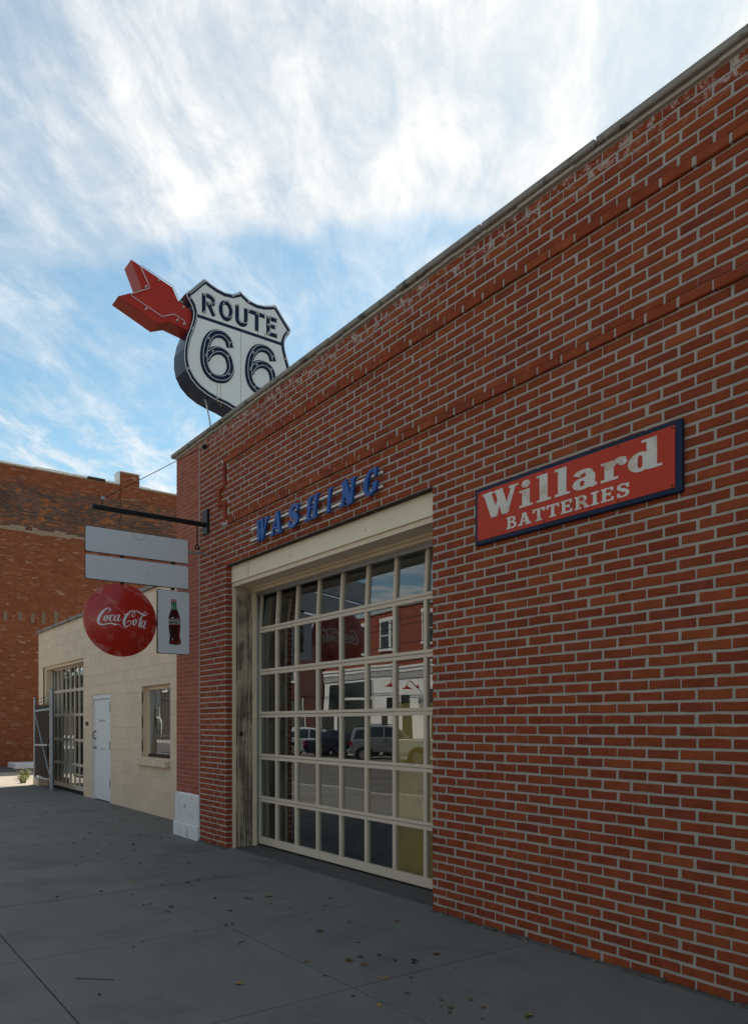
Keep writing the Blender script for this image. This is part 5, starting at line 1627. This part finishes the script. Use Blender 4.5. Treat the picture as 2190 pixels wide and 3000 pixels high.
def tree(loc, h, rad, seed, label):
    r = random.Random(seed)
    t = thing('street_tree', label, 'tree', group='street trees beyond the tall brick building')
    x, y = loc
    tr = MB().tube([(x, y, -.1), (x + .05, y, h * .2), (x - .05, y + .05, h * .42), (x, y, h * .7)], [.26, .2, .16, .06], 10)
    cl_ = []
    for i in range(26):
        a = r.uniform(0, 6.28); rr = rad * math.sqrt(r.random()); zc = h * r.uniform(.34, .95)
        rr *= math.sqrt(max(.1, 1 - ((zc / h - .6) / .42) ** 2))
        c_ = (x + rr * math.cos(a), y + rr * math.sin(a), zc); cl_.append(c_)
        if i % 3 == 0: tr.tube([(x, y, min(zc * .7, h * .6)), ((x + c_[0]) / 2, (y + c_[1]) / 2, zc * .88), c_], [.09, .05, .02], 6)
    obj('trunk', tr, M_BARK, t)
    for k in range(2):
        cr = MB()
        for c_ in cl_[k::2]:
            for j in range(230):
                p = Vector((r.gauss(0, .42), r.gauss(0, .42), r.gauss(0, .34))) + Vector(c_)
                d1_ = Vector((r.uniform(-1, 1), r.uniform(-1, 1), r.uniform(-1, 1))).normalized() * r.uniform(.07, .13)
                d2_ = d1_.cross(Vector((r.uniform(-1, 1), r.uniform(-1, 1), r.uniform(-1, 1)))).normalized() * .05
                cr.quad(p - d1_, p + d2_, p + d1_, p - d2_)
        me = bpy.data.meshes.new('crown'); me.from_pydata(cr.v, [], cr.f); me.materials.append(M_FOLI[k])
        link('crown', me, t)


tree((-47.5, -6.3), 6.6, 2.2, 4, 'leafy street tree nearest the tall brick building beyond the lot')
tree((-56.0, -7.0), 7.4, 2.6, 9, 'taller leafy street tree one place further along the kerb')
tree((-66.0, -7.6), 7.0, 2.6, 12, 'leafy street tree farthest along the kerb from the lot')

# ================================================================== FALLEN LEAVES
r6 = R(0, 2350, .787); r7 = R(1250, 2300, .569)
M_LEAF = [pm('leaf_brown', (.16, .085, .035), .8, .35, 60, .2, 90), pm('leaf_yellow', (.34, .20, .05), .75, .3, 60, .2, 90), pm('leaf_green', (.07, .10, .03), .75, .3, 60, .2, 90), pm('leaf_dark', (.045, .033, .022), .85, .3, 60, .2, 90)]
LLAB = ['small dry brown leaf curled on the grey sidewalk', 'small yellow-ochre leaf lying on the grey sidewalk', 'small green leaf lying on the grey sidewalk', 'tiny dark shrivelled leaf on the grey sidewalk']


def leaf_mesh(seed, mat):
    r = random.Random(seed); m_ = MB(); n = 6
    L, R_ = [], []
    curl = r.uniform(.15, .55); bend = r.uniform(-.3, .3)
    for i in range(n + 1):
        t = i / n
        wd = .34 * math.sin(math.pi * (t * .92 + .04)) ** .8 * (1 + r.uniform(-.18, .18))
        x = t - .5; y = bend * (t - .5) ** 2; z = .03 + .22 * (t - .5) ** 2 * r.uniform(.6, 1.3)
        L.append((x, y + wd, z + curl * wd * r.uniform(.7, 1.2))); R_.append((x, y - wd, z + curl * wd * r.uniform(.7, 1.2)))
        m_.v.append((x, y, z))
    for i in range(n + 1): m_.v.append(L[i])
    for i in range(n + 1): m_.v.append(R_[i])
    k = n + 1
    for i in range(n):
        m_.f += [(i, i + 1, k + i + 1, k + i), (i + 1, i, 2 * k + i, 2 * k + i + 1)]
    m_.tube([(-.5, bend * .25, .05), (-.72, bend * .4, .02)], .018, 4)
    return m_.mesh('fallen_leaf', mat)


LM = {c: [leaf_mesh(10 * c + i, M_LEAF[c]) for i in range(5)] for c in range(4)}
LEAVES = [(*r6(a, b), c, s) for a, b, c, s in [
    (1190, 482, 0, .062), (995, 353, 1, .06), (1008, 350, 1, .05), (890, 678, 1, .05), (1410, 758, 1, .04), (492, 297, 1, .045), (698, 300, 0, .06), (738, 291, 0, .045), (855, 281, 0, .045), (703, 226, 1, .05), (520, 228, 3, .04), (605, 242, 0, .04), (605, 310, 3, .045), (620, 294, 3, .03),
    (625, 408, 0, .04), (637, 390, 3, .045), (800, 358, 3, .045), (857, 405, 3, .045), (915, 358, 0, .045), (935, 360, 3, .03), (1008, 380, 0, .03), (1068, 360, 0, .03), (1297, 590, 2, .05), (1300, 594, 0, .05), (1340, 577, 0, .045), (1355, 608, 0, .045), (1350, 602, 0, .035), (1477, 446, 0, .045), (1625, 567, 0, .05), (1540, 590, 3, .05), (1537, 600, 3, .04), (1140, 596, 0, .035), (1150, 438, 0, .03), (1210, 388, 0, .035), (1335, 523, 0, .035), (1410, 571, 3, .035), (1513, 712, 2, .035), (1528, 655, 2, .03), (1436, 653, 1, .03), (1315, 722, 0, .03), (1208, 648, 3, .025), (1640, 738, 0, .02), (1640, 760, 1, .02), (1470, 590, 3, .03), (1300, 447, 0, .03), (1230, 360, 2, .04), (1080, 397, 2, .03),
    (450, 215, 1, .05), (462, 70, 0, .07), (470, 62, 0, .06), (427, 112, 1, .055), (500, 180, 0, .05), (497, 160, 2, .06), (415, 158, 3, .045), (365, 193, 3, .035), (303, 205, 3, .035), (280, 236, 3, .03), (285, 237, 0, .03), (130, 162, 3, .045), (72, 158, 3, .03), (213, 355, 3, .035), (213, 370, 3, .03), (377, 333, 3, .035), (495, 345, 3, .035), (535, 383, 3, .03), (560, 380, 3, .03), (535, 520, 3, .025), (497, 540, 3, .025), (370, 717, 3, .025), (730, 478, 0, .03), (840, 457, 3, .03), (865, 452, 3, .03), (685, 205, 3, .03), (803, 275, 3, .03), (905, 330, 3, .03), (775, 262, 3, .025), (150, 97, 3, .04), (80, 75, 3, .03), (220, 70, 3, .03), (385, 75, 3, .04), (398, 120, 3, .04), (440, 120, 3, .03)]]
LEAVES += [(*r7(a, b), c, s) for a, b, c, s in [(47, 872, 0, .045), (148, 944, 1, .025), (527, 1190, 1, .05), (515, 1196, 2, .04), (120, 1150, 2, .04), (290, 1148, 0, .03), (225, 1108, 0, .03), (118, 1172, 0, .03), (285, 1208, 0, .025), (75, 1138, 1, .02), (68, 1108, 3, .02), (310, 868, 3, .02)]]
rl_ = random.Random(3)
for i in range(46):      # scatter along the foot of the block wall
    p = (rl_.uniform(-15.5, -9.6), -.1 - abs(rl_.gauss(0, .75)))
    q = project((p[0], p[1], 0))
    if p[0] > -9.95 and p[1] > -.1: continue
    LEAVES.append((q[0], q[1], rl_.choice((3, 3, 3, 0, 0)), rl_.uniform(.025, .055)))
for px_, py_, c_, s_ in LEAVES:
    p = wz(px_, py_)
    if p.y > (.45 if p.x < X_L else -.05): continue
    o = link('fallen_leaf', LM[c_][rl_.randrange(5)])
    o.location = (p.x, p.y, .0015); o.scale = (s_ * 1.0,) * 3; o.rotation_euler = (rl_.uniform(-.15, .15), rl_.uniform(-.15, .15), rl_.uniform(0, 6.28))
    tag(o, LLAB[c_], 'leaf', ['brown leaves on the sidewalk', 'yellow leaves on the sidewalk', 'green leaves on the sidewalk', 'dark leaves on the sidewalk'][c_])
for i, (pts, lb) in enumerate([([(1388, 645), (1410, 655), (1432, 660)], 'thin pale straw lying near the crossing of two sidewalk joints'), ([(883, 532), (895, 524), (908, 519)], 'thin dark twig lying on the middle of a sidewalk slab'), ([(283, 659), (340, 660), (425, 663)], 'long thin dark twig lying flat on the nearest sidewalk slab')]):
    q = [wz(*r6(a, b)) + Vector((0, 0, .004)) for a, b in pts]
    tag(obj('twig', MB().tube([tuple(v) for v in q], .0022, 5), M_LEAF[1] if i == 0 else M_LEAF[3]), lb, 'twig')
